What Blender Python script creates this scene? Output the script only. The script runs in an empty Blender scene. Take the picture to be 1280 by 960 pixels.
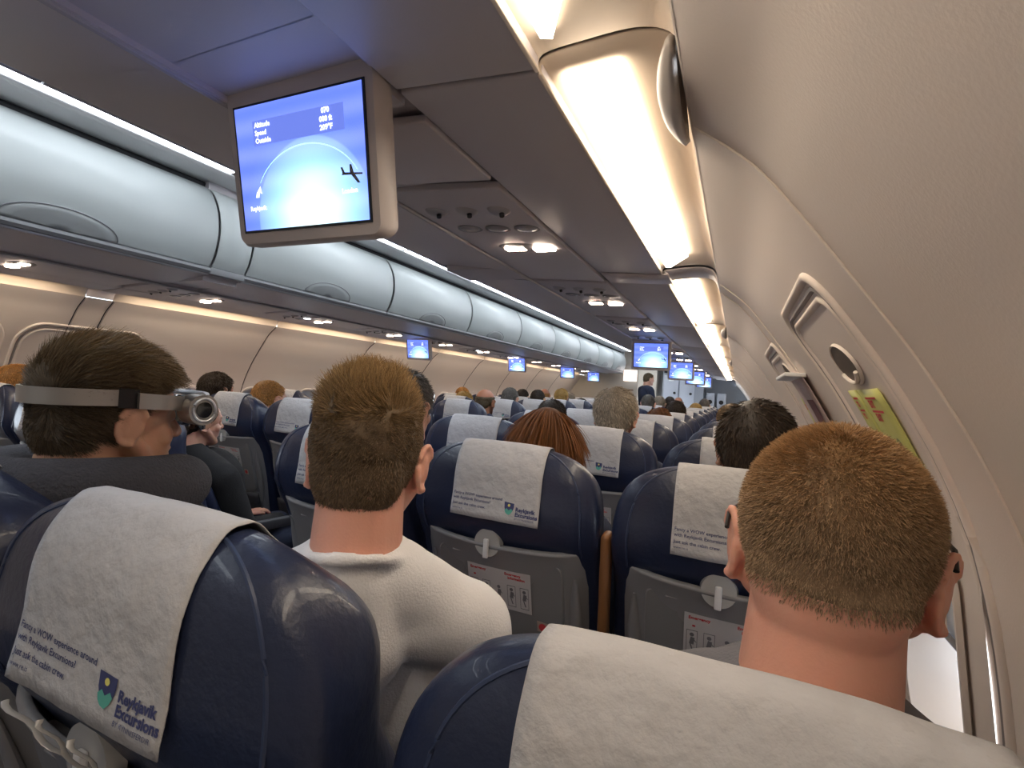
import bpy, bmesh, math, random
import numpy as np
from mathutils import Vector, Matrix, noise
PI=math.pi; rnd=random.Random(7); RNG=np.random.default_rng(11)
COL=bpy.context.scene.collection

# ------------------------------------------------------------------ materials
def mat(name,col,rough=.5,metal=0,emit=None,es=1,bump=0,bscale=60,var=0,vscale=20,coat=0,sub=0,attr=False,alpha=1,trans=0,spec=.5):
    m=bpy.data.materials.new(name); m.use_nodes=True; nt=m.node_tree; b=nt.nodes['Principled BSDF']
    b.inputs['Base Color'].default_value=(*col,1); b.inputs['Roughness'].default_value=rough
    b.inputs['Metallic'].default_value=metal; b.inputs['Coat Weight'].default_value=coat
    b.inputs['Specular IOR Level'].default_value=spec
    if sub: b.inputs['Subsurface Weight'].default_value=sub; b.inputs['Subsurface Radius'].default_value=(.012,.004,.002); b.inputs['Subsurface Scale'].default_value=1
    if trans: b.inputs['Transmission Weight'].default_value=trans
    if alpha<1: b.inputs['Alpha'].default_value=alpha
    if emit: b.inputs['Emission Color'].default_value=(*emit,1); b.inputs['Emission Strength'].default_value=es
    tc=nt.nodes.new('ShaderNodeTexCoord')
    if var:
        n=nt.nodes.new('ShaderNodeTexNoise'); n.inputs['Scale'].default_value=vscale; n.inputs['Detail'].default_value=4
        nt.links.new(tc.outputs['Object'],n.inputs['Vector'])
        mx=nt.nodes.new('ShaderNodeMix'); mx.data_type='RGBA'
        mx.inputs[6].default_value=(*[c*(1-var) for c in col],1); mx.inputs[7].default_value=(*[min(1,c*(1+var)) for c in col],1)
        nt.links.new(n.outputs['Fac'],mx.inputs[0]); nt.links.new(mx.outputs[2],b.inputs['Base Color'])
    if attr:
        a=nt.nodes.new('ShaderNodeAttribute'); a.attribute_name='tone'
        mx=nt.nodes.new('ShaderNodeMix'); mx.data_type='RGBA'; mx.blend_type='MULTIPLY'; mx.inputs[0].default_value=1
        mx.inputs[6].default_value=(*col,1); nt.links.new(a.outputs['Color'],mx.inputs[7]); nt.links.new(mx.outputs[2],b.inputs['Base Color'])
    if bump:
        n=nt.nodes.new('ShaderNodeTexNoise'); n.inputs['Scale'].default_value=bscale; n.inputs['Detail'].default_value=5
        nt.links.new(tc.outputs['Object'],n.inputs['Vector'])
        bp=nt.nodes.new('ShaderNodeBump'); bp.inputs['Strength'].default_value=bump; bp.inputs['Distance'].default_value=.01
        nt.links.new(n.outputs['Fac'],bp.inputs['Height']); nt.links.new(bp.outputs['Normal'],b.inputs['Normal'])
    return m
M={}
M['wall']=mat('cabin sidewall plastic',(.74,.65,.585),.55,bump=.05,bscale=300)
M['ridge']=mat('moulded ridge plastic',(.80,.71,.64),.7)
M['groove']=mat('dark joint rubber',(.03,.03,.035),.7)
M['psu']=mat('grey overhead panel plastic',(.52,.49,.52),.45,bump=.04,bscale=400)
M['psud']=mat('dark grey vent plastic',(.16,.155,.165),.4)
M['bin']=mat('pale bin door plastic',(.48,.52,.52),.4)
M['binlip']=mat('grey bin rail',(.24,.245,.26),.4)
M['rail']=mat('pale metal rail',(.55,.57,.62),.3,.6)
M['cove']=mat('pale ceiling panel',(.62,.62,.63),.5)
M['cream']=mat('cream light housing plastic',(.68,.58,.48),.5)
M['diff']=mat('warm light diffuser',(.9,.85,.75),.4,emit=(1,.86,.68),es=4.2)
M['led']=mat('cool cove light strip',(.9,.9,.95),.4,emit=(.88,.93,1),es=4)
M['ceil_lamp']=mat('cool ceiling lamp lens',(.9,.9,.9),.4,emit=(.86,.93,1),es=2.9)
M['leather']=mat('navy blue leather',(.017,.025,.062),.36,bump=.12,bscale=90,var=.25,vscale=8,coat=.15)
M['piping']=mat('navy leather seam',(.03,.045,.10),.4)
M['cover']=mat('white nonwoven headrest cloth',(.50,.50,.52),.9,bump=.5,bscale=45,var=.06,vscale=30)
M['ink']=mat('navy print ink',(.05,.06,.17),.7)
M['inkg']=mat('green print ink',(.10,.42,.36),.7)
M['inky']=mat('yellow print ink',(.8,.75,.2),.7)
M['shell']=mat('grey seat shell plastic',(.235,.235,.25),.42,bump=.05,bscale=200)
M['tray']=mat('grey tray table plastic',(.20,.20,.21),.45,bump=.05,bscale=200)
M['label']=mat('pale printed label',(.5,.49,.5),.5)
M['red']=mat('red print',(.6,.05,.06),.6)
M['inkgrey']=mat('grey pictogram ink',(.16,.16,.18),.6)
M['clear']=mat('clear grey latch plastic',(.42,.42,.42),.15,spec=.8)
M['latch']=mat('pale latch lever',(.68,.68,.70),.35)
M['arm']=mat('dark grey armrest',(.05,.05,.06),.5)
M['armt']=mat('tan brown armrest trim',(.20,.085,.03),.5)
M['metal']=mat('brushed aluminium leg',(.45,.45,.46),.35,.8)
M['monitor']=mat('warm grey monitor housing',(.52,.47,.46),.4)
M['black']=mat('black plastic',(.01,.01,.012),.35)
M['floor']=mat('blue grey aisle carpet',(.05,.06,.10),.95,bump=.6,bscale=500)
M['glass']=mat('window glass',(1,1,1),.02,trans=1)
M['shade']=mat('pale window shade',(.62,.66,.74),.6)
M['yellow']=mat('yellow safety placard',(.62,.62,.20),.5)
M['white']=mat('white print',(.8,.8,.8),.5)
M['sign']=mat('lit warm sign',(1,.9,.8),.5,emit=(1,.78,.60),es=9)
M['signdim']=mat('dim reading lens',(.35,.33,.33),.2,spec=.8)
M['lens_on']=mat('lit reading lens',(1,1,1),.2,emit=(.9,.95,1),es=12)
M['wtext']=mat('white screen text',(1,1,1),.5,emit=(.85,.92,1),es=.55)
M['ytext']=mat('green screen line',(.5,.8,.4),.5,emit=(.45,.85,.62),es=.5)
M['panelblue']=mat('blue screen box',(.05,.08,.4),.5,emit=(.11,.16,.55),es=.5)
M['galley']=mat('grey galley panel',(.34,.36,.40),.4,bump=.05)
M['cart']=mat('pale trolley door',(.50,.53,.60),.35)
M['partition']=mat('cream partition laminate',(.62,.56,.48),.5,var=.06,vscale=3)
M['pinklit']=mat('pale lit notice panel',(.9,.8,.75),.5,emit=(1,.86,.80),es=.8)
M['pillow']=mat('dark grey plush',(.060,.060,.072),.95,bump=.7,bscale=220,var=.15,vscale=60)
M['silver']=mat('brushed grey band',(.42,.40,.38),.33,.75)
M['lensblk']=mat('black glass visor',(.01,.01,.012),.08,coat=1)
M['eye']=mat('eye white',(.7,.68,.65),.2)
def skin(n,c): return mat(n,c,.5,sub=.25,bump=.08,bscale=250,var=.10,vscale=14)
M['skin_pink']=skin('ruddy fair skin',(.70,.36,.27))
M['skin_fair']=skin('fair skin',(.68,.39,.29))
M['skin_tan']=skin('tanned skin',(.56,.31,.21))
M['skin_red']=skin('reddish bald skin',(.40,.17,.10))
def hair(n,c): return mat(n,c,.55,attr=True,spec=.35)
M['h_gold']=hair('golden brown hair',(.30,.205,.125))
M['h_brown']=hair('sandy brown hair',(.19,.127,.07))
M['h_dark']=hair('dark olive brown hair',(.125,.09,.05))
M['h_black']=hair('near black hair',(.035,.022,.014))
M['h_auburn']=hair('auburn hair',(.16,.058,.016))
M['h_grey']=hair('grey blond hair',(.34,.29,.23))
M['h_dgrey']=hair('dark grey hair',(.14,.13,.12))
M['h_blond']=hair('blond hair',(.46,.30,.10))
M['h_orange']=hair('ginger blond hair',(.40,.19,.05))
def cloth(n,c): return mat(n,c,.9,bump=.25,bscale=300,var=.08,vscale=10)
M['c_white']=cloth('white cotton',(.78,.78,.80)); M['c_black']=cloth('black knit',(.012,.012,.014)); M['c_blue']=cloth('bright blue cotton',(.03,.10,.42))
M['c_navy']=cloth('navy wool',(.02,.028,.06)); M['c_grey']=cloth('grey jersey',(.15,.15,.17)); M['c_jean']=cloth('blue denim',(.05,.08,.16)); M['c_red']=cloth('dull red knit',(.3,.05,.05)); M['c_lblue']=cloth('pale blue shirt',(.25,.42,.75))

# ------------------------------------------------------------------ helpers
def tag(o,label=None,cat=None,group=None,kind=None):
    if label: o['label']=label
    if cat: o['category']=cat
    if group: o['group']=group
    if kind: o['kind']=kind
    return o
def link(name,me,m=None,parent=None):
    o=bpy.data.objects.new(name,me); COL.objects.link(o)
    if m is not None:
        me.materials.clear()
        for x in (m if isinstance(m,(list,tuple)) else [m]): me.materials.append(x)
    if parent: o.parent=parent
    return o
def empty(name,loc=(0,0,0),rz=0):
    o=bpy.data.objects.new(name,None); COL.objects.link(o); o.location=loc; o.rotation_euler[2]=rz; o.empty_display_size=.05; return o
class B:
    """collects geometry, builds ONE mesh object"""
    def __init__(s): s.v=[]; s.f=[]; s.mi=[]; s.cur=0
    def add(s,vs,fs):
        n=len(s.v); s.v+= [tuple(v) for v in vs]; s.f+=[tuple(i+n for i in f) for f in fs]; s.mi+=[s.cur]*len(fs); return s
    def box(s,c,d,rot=None,bev=0):
        hx,hy,hz=[x/2 for x in d]
        if bev:
            b=min(bev,hx*.95,hy*.95,hz*.95); bm=bmesh.new(); bmesh.ops.create_cube(bm,size=1)
            for v in bm.verts: v.co=Vector((v.co.x*d[0],v.co.y*d[1],v.co.z*d[2]))
            bmesh.ops.bevel(bm,geom=bm.edges[:],offset=b,segments=3,affect='EDGES',profile=.5)
            bm.verts.index_update(); vs=[v.co.copy() for v in bm.verts]; fs=[[v.index for v in f.verts] for f in bm.faces]; bm.free()
        else:
            vs=[Vector((x,y,z)) for x in(-hx,hx) for y in(-hy,hy) for z in(-hz,hz)]
            fs=[(0,1,3,2),(4,6,7,5),(0,4,5,1),(2,3,7,6),(0,2,6,4),(1,5,7,3)]
        if rot is not None: vs=[rot@v for v in vs]
        return s.add([v+Vector(c) for v in vs],fs)
    def tube(s,pts,r,n=10,closed=False,flat=1,cap=True,up=Vector((0,0,1))):
        pts=[Vector(p) for p in pts]; N=len(pts); rs=r if isinstance(r,(list,tuple)) else [r]*N
        vs=[];fs=[]
        for i,p in enumerate(pts):
            a=pts[(i-1)%N] if (closed or i>0) else p; b=pts[(i+1)%N] if (closed or i<N-1) else p
            t=(b-a).normalized(); u=up if abs(t.dot(up))<.95 else Vector((0,1,0))
            x=t.cross(u).normalized(); y=x.cross(t).normalized()
            for k in range(n):
                an=2*PI*k/n; vs.append(p+x*math.cos(an)*rs[i]+y*math.sin(an)*rs[i]*flat)
        for i in range(N if closed else N-1):
            j=(i+1)%N
            for k in range(n): fs.append((i*n+k,j*n+k,j*n+(k+1)%n,i*n+(k+1)%n))
        if cap and not closed: fs.append(tuple(range(n-1,-1,-1))); fs.append(tuple((N-1)*n+k for k in range(n)))
        return s.add(vs,fs)
    def ell(s,c,r,rot=None,nu=24,nv=16):
        vs=[];fs=[]
        for i in range(nv+1):
            th=PI*i/nv
            for k in range(nu):
                ph=2*PI*k/nu; v=Vector((r[0]*math.sin(th)*math.cos(ph),r[1]*math.sin(th)*math.sin(ph),r[2]*math.cos(th)))
                if rot is not None: v=rot@v
                vs.append(v+Vector(c))
        for i in range(nv):
            for k in range(nu): fs.append((i*nu+k,(i+1)*nu+k,(i+1)*nu+(k+1)%nu,i*nu+(k+1)%nu))
        return s.add(vs,fs)
    def cap(s,a,b,ra,rb,n=20):
        a=Vector(a);b=Vector(b);d=b-a;L=d.length;t=d.normalized(); pts=[];rs=[]
        for i in range(7): an=PI/2*i/6; pts.append(a-t*ra*math.cos(an)); rs.append(max(ra*math.sin(an),1e-4))
        for i in range(7): an=PI/2*i/6; pts.append(b+t*rb*math.sin(an)); rs.append(max(rb*math.cos(an),1e-4))
        u=Vector((0,0,1)) if abs(t.z)<.9 else Vector((0,1,0)); x=t.cross(u).normalized(); y=x.cross(t)
        vs=[];fs=[]
        for p,r in zip(pts,rs):
            for k in range(n): an=2*PI*k/n; vs.append(p+(x*math.cos(an)+y*math.sin(an))*r)
        for i in range(13):
            for k in range(n): fs.append((i*n+k,(i+1)*n+k,(i+1)*n+(k+1)%n,i*n+(k+1)%n))
        fs.append(tuple(range(n-1,-1,-1))); fs.append(tuple(13*n+k for k in range(n)))
        return s.add(vs,fs)
    def grid(s,P,nu,nv,close=False):
        vs=[P(i/nu,j/nv) for i in range(nu+1) for j in range(nv+1)]
        fs=[(i*(nv+1)+j,(i+1)*(nv+1)+j,(i+1)*(nv+1)+j+1,i*(nv+1)+j+1) for i in range(nu) for j in range(nv)]
        return s.add(vs,fs)
    def cyl(s,c,r,h,axis='z',n=24,r2=None):
        c=Vector(c); d={'x':Vector((1,0,0)),'y':Vector((0,1,0)),'z':Vector((0,0,1))}[axis] if isinstance(axis,str) else Vector(axis).normalized()
        return s.tube([c-d*h/2,c+d*h/2],[r,r if r2 is None else r2],n)
    def mesh(s,name,smooth=True,fix=False):
        me=bpy.data.meshes.new(name); me.from_pydata(s.v,[],s.f); me.update()
        if fix:
            bm=bmesh.new(); bm.from_mesh(me); bmesh.ops.remove_doubles(bm,verts=bm.verts,dist=1e-6); bmesh.ops.recalc_face_normals(bm,faces=bm.faces); bm.to_mesh(me); bm.free()
        else:
            me.polygons.foreach_set('material_index',s.mi)
        if smooth: me.polygons.foreach_set('use_smooth',[True]*len(me.polygons))
        return me
    def build(s,name,m,parent=None,smooth=True,fix=False,auto=True):
        o=link(name,s.mesh(name,smooth,fix),m,parent)
        if smooth and auto:
            try: o.data.set_sharp_from_angle(angle=math.radians(38))
            except Exception: pass
        return o
def solid(o,t,off=-1):
    md=o.modifiers.new('thickness','SOLIDIFY'); md.thickness=t; md.offset=off; return o
def copy_tree(o,parent=None):
    c=o.copy(); COL.objects.link(c)
    if parent: c.parent=parent
    for ch in o.children: copy_tree(ch,c)
    return c
def bake(o):
    """apply modifiers, give back a plain mesh"""
    dg=bpy.context.evaluated_depsgraph_get(); dg.update(); me=bpy.data.meshes.new_from_object(o.evaluated_get(dg)); o.modifiers.clear(); o.data=me; return me
def remesh(bd,name,vox,smooth=4,m=None,parent=None,fac=.5):
    o=link(name,bd.mesh(name,True),m,None)
    r=o.modifiers.new('r','REMESH'); r.mode='VOXEL'; r.voxel_size=vox; r.use_smooth_shade=True
    if smooth: q=o.modifiers.new('s','SMOOTH'); q.iterations=smooth; q.factor=fac
    me=bake(o); me.name=name; me.materials.clear()
    if m: me.materials.append(m)
    if parent: o.parent=parent
    return o
_tc={}
def text_geo(txt,size,align='LEFT',bold=0):
    """(verts,faces) of flat lettering in x,y"""
    k=(txt,size,align,bold)
    if k in _tc: return _tc[k]
    cu=bpy.data.curves.new('t','FONT'); cu.body=txt; cu.size=size; cu.align_x=align; cu.resolution_u=2; cu.offset=bold; cu.space_line=.9
    o=bpy.data.objects.new('t',cu); COL.objects.link(o)
    dg=bpy.context.evaluated_depsgraph_get(); dg.update(); me=bpy.data.meshes.new_from_object(o.evaluated_get(dg))
    r=([tuple(v.co) for v in me.vertices],[tuple(p.vertices) for p in me.polygons])
    bpy.data.objects.remove(o); bpy.data.curves.remove(cu); bpy.data.meshes.remove(me); _tc[k]=r; return r
def poly(bd,pts,F):   # flat polygon (x,y) mapped
    bd.add([F(x,y) for x,y in pts],[tuple(range(len(pts)))])
def fan(c,r,n=20,rx=None): return [(c[0]+(rx or r)*math.cos(2*PI*i/n),c[1]+r*math.sin(2*PI*i/n)) for i in range(n)]
def txt(bd,s,x,y,size,F,align='LEFT',bold=0):
    v,f=text_geo(s,size,align,bold); bd.add([F(a+x,b+y) for a,b,_ in v],f)
def lerp(a,b,t): return a+(b-a)*t
def sst(a,b,x): t=min(1,max(0,(x-a)/(b-a))); return t*t*(3-2*t)

# ------------------------------------------------------------------ cabin shell
PROF=[(1.465,1.585),(1.53,1.534),(1.577,1.478),(1.633,1.402),(1.690,1.32),(1.745,1.22),(1.782,1.12),(1.806,1.0),(1.82,.85),(1.82,.6),(1.78,.3),(1.71,.06),(1.69,0)]
def catmull(P,n=10):
    out=[]
    for i in range(len(P)-1):
        p0=P[max(i-1,0)];p1=P[i];p2=P[i+1];p3=P[min(i+2,len(P)-1)]
        for k in range(n):
            t=k/n; out.append(tuple(.5*((2*p1[j])+(-p0[j]+p2[j])*t+(2*p0[j]-5*p1[j]+4*p2[j]-p3[j])*t*t+(-p0[j]+3*p1[j]-3*p2[j]+p3[j])*t**3) for j in range(len(p1))))
    out.append(tuple(P[-1])); return out
DP=catmull(PROF,8)
def wx(z):
    for i in range(len(DP)-1):
        if DP[i][1]>=z>=DP[i+1][1]:
            a,b=DP[i],DP[i+1]; t=(a[1]-z)/max(1e-9,a[1]-b[1]); return a[0]+(b[0]-a[0])*t
    return DP[0][0] if z>DP[0][1] else DP[-1][0]
def wn(z):    # outward normal (x,z) of the right wall
    dx=wx(min(z+.01,1.584))-wx(max(z-.01,.001)); dz=min(z+.01,1.584)-max(z-.01,.001); L=math.hypot(dx,dz); return (dz/L,-dx/L)
def W(side,Y,z,off=0):      # off>0 : into the cabin
    n=wn(z); return Vector((side*(wx(z)-n[0]*off),Y,z-n[1]*off))
Y0,Y1=-1.3,10.4
ZA,ZB=.66,1.24
HW,HH,ZC=.115,.165,.965
def rrect(cx,cz,hw,hh,r,n=6):
    pts=[]
    for sx,sz,a0 in((1,1,0),(-1,1,90),(-1,-1,180),(1,-1,270)):
        for k in range(n+1):
            a=math.radians(a0+90*k/n); pts.append((cx+sx*(hw-r)+r*math.cos(a),cz+sz*(hh-r)+r*math.sin(a)))
    return pts
def rect_like(pts,cx,cz,x0,x1,z0,z1):   # project ring points radially on the rectangle
    out=[]
    for x,z in pts:
        dx,dz=x-cx,z-cz; t=1e9
        if dx>1e-9:t=min(t,(x1-cx)/dx)
        if dx<-1e-9:t=min(t,(x0-cx)/dx)
        if dz>1e-9:t=min(t,(z1-cz)/dz)
        if dz<-1e-9:t=min(t,(z0-cz)/dz)
        out.append((cx+dx*t,cz+dz*t))
    return out
WINS={1:[.92,1.70]+[2.25+.533*k for k in range(14)],-1:[.93,1.51]+[2.13+.533*k for k in range(14)]}
wi=0
for side,nm in((1,'right'),(-1,'left')):
    b=B(); zs=[z for _,z in DP]
    ztop=[z for z in zs if z>ZB]+[ZB]; zlow=[ZA]+[z for z in zs if z<ZA]
    def strip(ya,yb,zl):
        for i in range(len(zl)-1): b.add([W(side,ya,zl[i]),W(side,yb,zl[i]),W(side,yb,zl[i+1]),W(side,ya,zl[i+1])],[(0,1,2,3)])
    zmid=[ZB,1.18,1.12,1.06,1.0,.94,.88,.82,.74,ZA]
    yc=Y0
    edges=[]
    for c in WINS[side]: edges.append((c-.2,c+.2,c))
    def plain(ya,yb): strip(ya,yb,ztop); strip(ya,yb,zmid); strip(ya,yb,zlow)
    for ya,yb,c in edges:
        plain(yc,ya); strip(ya,yb,ztop); strip(ya,yb,zlow)
        ring=rrect(c,ZC,HW,HH,.075,8); out=rect_like(ring,c,ZC,ya,yb,ZA,ZB)
        # make sure corners exist
        for (x,z) in((yb,ZB),(ya,ZB),(ya,ZA),(yb,ZA)):
            k=min(range(len(out)),key=lambda i:(out[i][0]-x)**2+(out[i][1]-z)**2); out[k]=(x,z)
        n=len(ring); K=6
        vs=[W(side,lerp(o[0],q[0],t/K),lerp(o[1],q[1],t/K)) for t in range(K+1) for o,q in zip(out,ring)]
        b.add(vs,[(t*n+i,t*n+(i+1)%n,(t+1)*n+(i+1)%n,(t+1)*n+i) for t in range(K) for i in range(n)])
        yc=yb
        # window unit
        wi+=1; w=B()
        offs=[(1.10,.004),(1.08,.010),(1.02,.010),(1.0,.0),(.90,-.03),(.86,-.055)]
        vs=[]
        for sc,of in offs:
            for x,z in ring: vs.append(W(side,c+(x-c)*sc,ZC+(z-ZC)*sc,of))
        w.add(vs,[(t*n+i,t*n+(i+1)%n,(t+1)*n+(i+1)%n,(t+1)*n+i) for t in range(len(offs)-1) for i in range(n)])
        wo=w.build('window_%d'%wi,M['ridge']); wo['kind']='structure'
        g=B(); ring2=[(c+(x-c)*.87,ZC+(z-ZC)*.87) for x,z in ring]
        g.add([W(side,x,z,-.054) for x,z in ring2],[tuple(range(n))]); go=g.build('pane',M['glass'],wo,smooth=False); solid(go,.004)
        fr={0:.5,1:.95,2:.35}.get((wi*7)%5,.2)
        if wi==1: fr=.62
        zt=ZC+HH*.9; zb=lerp(zt,ZC-HH*.86,fr); s=B()
        s.grid(lambda u,v:W(side,c+(u-.5)*2*HW*.93,lerp(zt,zb,v),-.040),4,8)
        so=s.build('window_shade',M['shade'],wo); solid(so,.003)
        s=B(); s.tube([W(side,c-HW*.8,zb,-.034),W(side,c+HW*.8,zb,-.034)],.005,8); s.build('shade_handle',M['psud'],wo)
    plain(yc,Y1)
    o=b.build('wall_'+nm,M['wall'],fix=True,auto=False); o['kind']='structure'
# seams on the side walls
tn=0
def seam(side,Y,zhi=1.583,zlo=.3,w=.004,m='ridge',raise_=.003):
    global tn; tn+=1; b=B(); zz=[z for _,z in DP if zlo<z<zhi]
    b.tube([W(side,Y,z,raise_*.3) for z in zz],w,6,flat=1); o=b.build('trim_%d'%tn,M[m]); o['kind']='structure'
for Y in(.585,1.42,1.54,2.57,3.63,4.7,5.76,6.83,7.9,8.96):
    seam(1,Y,w=.0016)
for Y in(.4,1.41,1.535,2.55,3.61,4.67,5.73,6.8,7.87,8.93):
    seam(-1,Y,w=.0025,m='groove'); seam(-1,Y+.008,w=.002)
# floor
b=B(); b.box((0,4.6,-.02),(3.5,12.2,.04)); o=b.build('floor',M['floor'],smooth=False); o['kind']='structure'
# aft and forward ends
b=B(); b.box((0,-1.32,1.1),(3.9,.04,2.4)); o=b.build('wall_aft',M['partition'],smooth=False); o['kind']='structure'
b=B(); b.box((0,12.4,1.1),(3.9,.04,2.4)); o=b.build('wall_forward',M['galley'],smooth=False); o['kind']='structure'
for side,nm in((1,'forward_right'),(-1,'forward_left')):
    b=B(); b.grid(lambda u,v:W(side,lerp(Y1,12.4,u),lerp(1.584,.002,v)),2,30); o=b.build('wall_'+nm,M['partition'],fix=True); o['kind']='structure'
# ceiling : cove panels + centre ceiling
CE=[(-.665,2.085),(-.60,2.088),(-.47,2.100)]
for side,nm in((-1,'cove_left'),(1,'cove_right')):
    b=B(); pts=[(.665,2.080),(.60,2.084),(.52,2.087),(.478,2.090)]
    b.grid(lambda u,v:Vector((side*pts[round(v*3)][0],lerp(Y0,9.95,u),pts[round(v*3)][1])),1,3)
    o=b.build('ceiling_'+nm,M['cove'],fix=True); solid(o,.006,1); o['kind']='structure'
    # dark gap above doors
    b=B(); b.tube([Vector((side*.655,Y0,2.072)),Vector((side*.655,9.95,2.072))],.013,6); o=b.build('trim_gap_'+nm[5:],M['groove']); o['kind']='structure'
b=B(); pts=[(-.395,2.118),(-.3,2.15),(0,2.165),(.3,2.15),(.395,2.118)]
pp=catmull(pts,4); b.grid(lambda u,v:Vector((pp[round(v*(len(pp)-1))][0],lerp(Y0,10.0,u),pp[round(v*(len(pp)-1))][1])),1,len(pp)-1)
o=b.build('ceiling',M['cove'],fix=True); solid(o,.006,1); o['kind']='structure'
b=B(); b.box((0,11.2,2.2),(3.4,2.42,.04)); o=b.build('ceiling_forward',M['cove'],smooth=False); o['kind']='structure'
# upper closing shell above bins (crown)
b=B(); cr=[(1.47,1.60),(1.52,1.80),(1.40,2.05),(1.1,2.25),(.6,2.38),(0,2.42)]; cr=cr+[(-x,z) for x,z in cr[-2::-1]]
b.grid(lambda u,v:Vector((cr[round(v*(len(cr)-1))][0],lerp(Y0,12.4,u),cr[round(v*(len(cr)-1))][1])),1,len(cr)-1)
o=b.build('ceiling_crown',M['psu'],fix=True); solid(o,.01,1); o['kind']='structure'

# cove light strips (one per bin length)
def bins_y():
    out=[]; y=-.67
    for a,c in((-.67,.365),(.38,1.43),(1.60,2.62)): out.append((a,c))
    y=2.635
    while y+1.03<9.95: out.append((y,y+1.03)); y+=1.045
    return out
BY=bins_y()
ords=['nearest','second','third','fourth','fifth','sixth','seventh','eighth','ninth','tenth','eleventh','twelfth','thirteenth']
for side,sn in((-1,'left'),(1,'right')):
    for i,(a,c) in enumerate(BY):
        t=empty('cove_light',(side*.455,(a+c)/2,2.100)); L=c-a+.005
        b=B(); b.box((0,0,.006),(.05,L,.018),bev=.003); b.build('lamp_housing',M['cove'],t)
        b=B(); b.add([(-side*.020,-L/2+.01,-.006),(side*.016,-L/2+.01,-.007),(side*.016,L/2-.01,-.007),(-side*.020,L/2-.01,-.006)],[(0,1,2,3)]); q=b.build('lamp_lens',M['led'],t,smooth=False); solid(q,.003)
        tag(t,'slim cool white light strip above the %s bin on the %s side'%(ords[i],sn),'light strip','cove light strips')
# ------------------------------------------------------------------ overhead bins
def bin_unit(side):
    t=empty('overhead_bin'); s=side
    L=1.03
    # x measured from aisle: door profile
    dp=catmull([(.575,1.705),(.545,1.76),(.528,1.85),(.545,1.95),(.595,2.03),(.655,2.062)],6)
    def DY(u): return lerp(-L/2+.004,L/2-.004,u)
    b=B(); n=len(dp)-1
    b.grid(lambda u,v:Vector((s*dp[round(v*n)][0],DY(u),dp[round(v*n)][1])),2,n); d=b.build('bin_door',M['bin'],t,fix=True); solid(d,.006,0)
    # handle flap, half ellipse at the lower edge
    b=B()
    def H(u,v):
        a=PI*u; y=.165*math.cos(a)*(1-v); h=.066*math.sin(a)*(1-v); z=1.7055+h
        # door x at z
        xx=float(np.interp(z,[q[1] for q in dp],[q[0] for q in dp])); return Vector((s*(xx-.0055),y,z))
    b.grid(H,24,4); hd=b.build('bin_handle',M['rail' if 0 else 'handle'],d,fix=True); solid(hd,.003,0)
    b=B(); b.tube([H(k/24,0)+Vector((-s*.002,0,0)) for k in range(25)],.0022,6); b.build('handle_rim',M['binlip'],hd)
    # box body
    b=B(); bp=[(.600,1.672),(.60,1.70),(.66,2.07),(1.0,2.20),(1.28,2.02),(1.38,1.80),(1.33,1.645),(.88,1.64)]
    ring=[Vector((s*x,0,z)) for x,z in bp]; m=len(ring)
    vs=[r+Vector((0,-L/2-.0085,0)) for r in ring]+[r+Vector((0,L/2+.0085,0)) for r in ring]
    b.add(vs,[(i,(i+1)%m,m+(i+1)%m,m+i) for i in range(m)]+[tuple(range(m-1,-1,-1)),tuple(range(m,2*m))]); b.build('bin_body',M['psu'],t,fix=True,smooth=False)
    # lower lip and rail
    b=B(); lp=[(.600,1.673),(.578,1.680),(.568,1.690),(.572,1.702),(.60,1.705)]
    ring=[Vector((s*x,0,z)) for x,z in lp]; m=len(ring)
    vs=[r+Vector((0,-L/2-.005,0)) for r in ring]+[r+Vector((0,L/2+.005,0)) for r in ring]
    b.add(vs,[(i,(i+1)%m,m+(i+1)%m,m+i) for i in range(m)]+[tuple(range(m-1,-1,-1)),tuple(range(m,2*m))]); b.build('bin_lip',M['binlip'],t,fix=True,smooth=False)
    b=B(); b.tube([(s*.590,-L/2-.006,1.6775),(s*.590,L/2+.006,1.6775)],.006,8); b.build('hand_rail',M['rail'],t)
    return t
M['handle']=mat('bin handle plastic',(.36,.38,.385),.35)
for side,sn in((-1,'left'),(1,'right')):
    proto=None
    for i,(a,c) in enumerate(BY):
        t=bin_unit(side) if proto is None else copy_tree(proto); proto=proto or t
        t.location=(0,(a+c)/2,0); t.scale=(1,(c-a)/1.03,1)
        what='pale curved overhead bin' if side<0 else 'overhead bin with grey underside'
        tag(t,'%s, %s along the %s side'%(what,ords[i],sn),'overhead bin','overhead bins on the %s side'%sn)
    # filler between bins 2 and 3
    t=empty('bin_filler',(0,1.515,0)); dp=catmull([(.575,1.705),(.545,1.76),(.528,1.85),(.545,1.95),(.595,2.03),(.655,2.062)],6); n=len(dp)-1; s=side
    b=B(); b.grid(lambda u,v:Vector((s*(dp[round(v*n)][0]-.001),lerp(-.076,.076,u),dp[round(v*n)][1])),2,n); d=b.build('filler_panel',M['bin'],t,fix=True); solid(d,.006,0)
    b=B(); b.box((s*.95,0,1.9),(.66,.16,.5)); b.build('filler_body',M['psu'],t,smooth=False)
    b=B(); b.box((s*.586,0,1.691),(.034,.165,.030),bev=.004); b.build('filler_lip',M['binlip'],t)
    if side<0:
        b=B(); txt(b,'LIFE VEST',-.035,0,.014,lambda x,y:Vector((-.5395,x,1.80+y)));txt(b,'KIT',-.02,-.022,.014,lambda x,y:Vector((-.5395-.003,x,1.80+y))); b.build('filler_lettering',M['binlip'],t,smooth=False)
    tag(t,'narrow pale filler panel between the second and third bins on the %s side'%sn,'panel')
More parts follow.
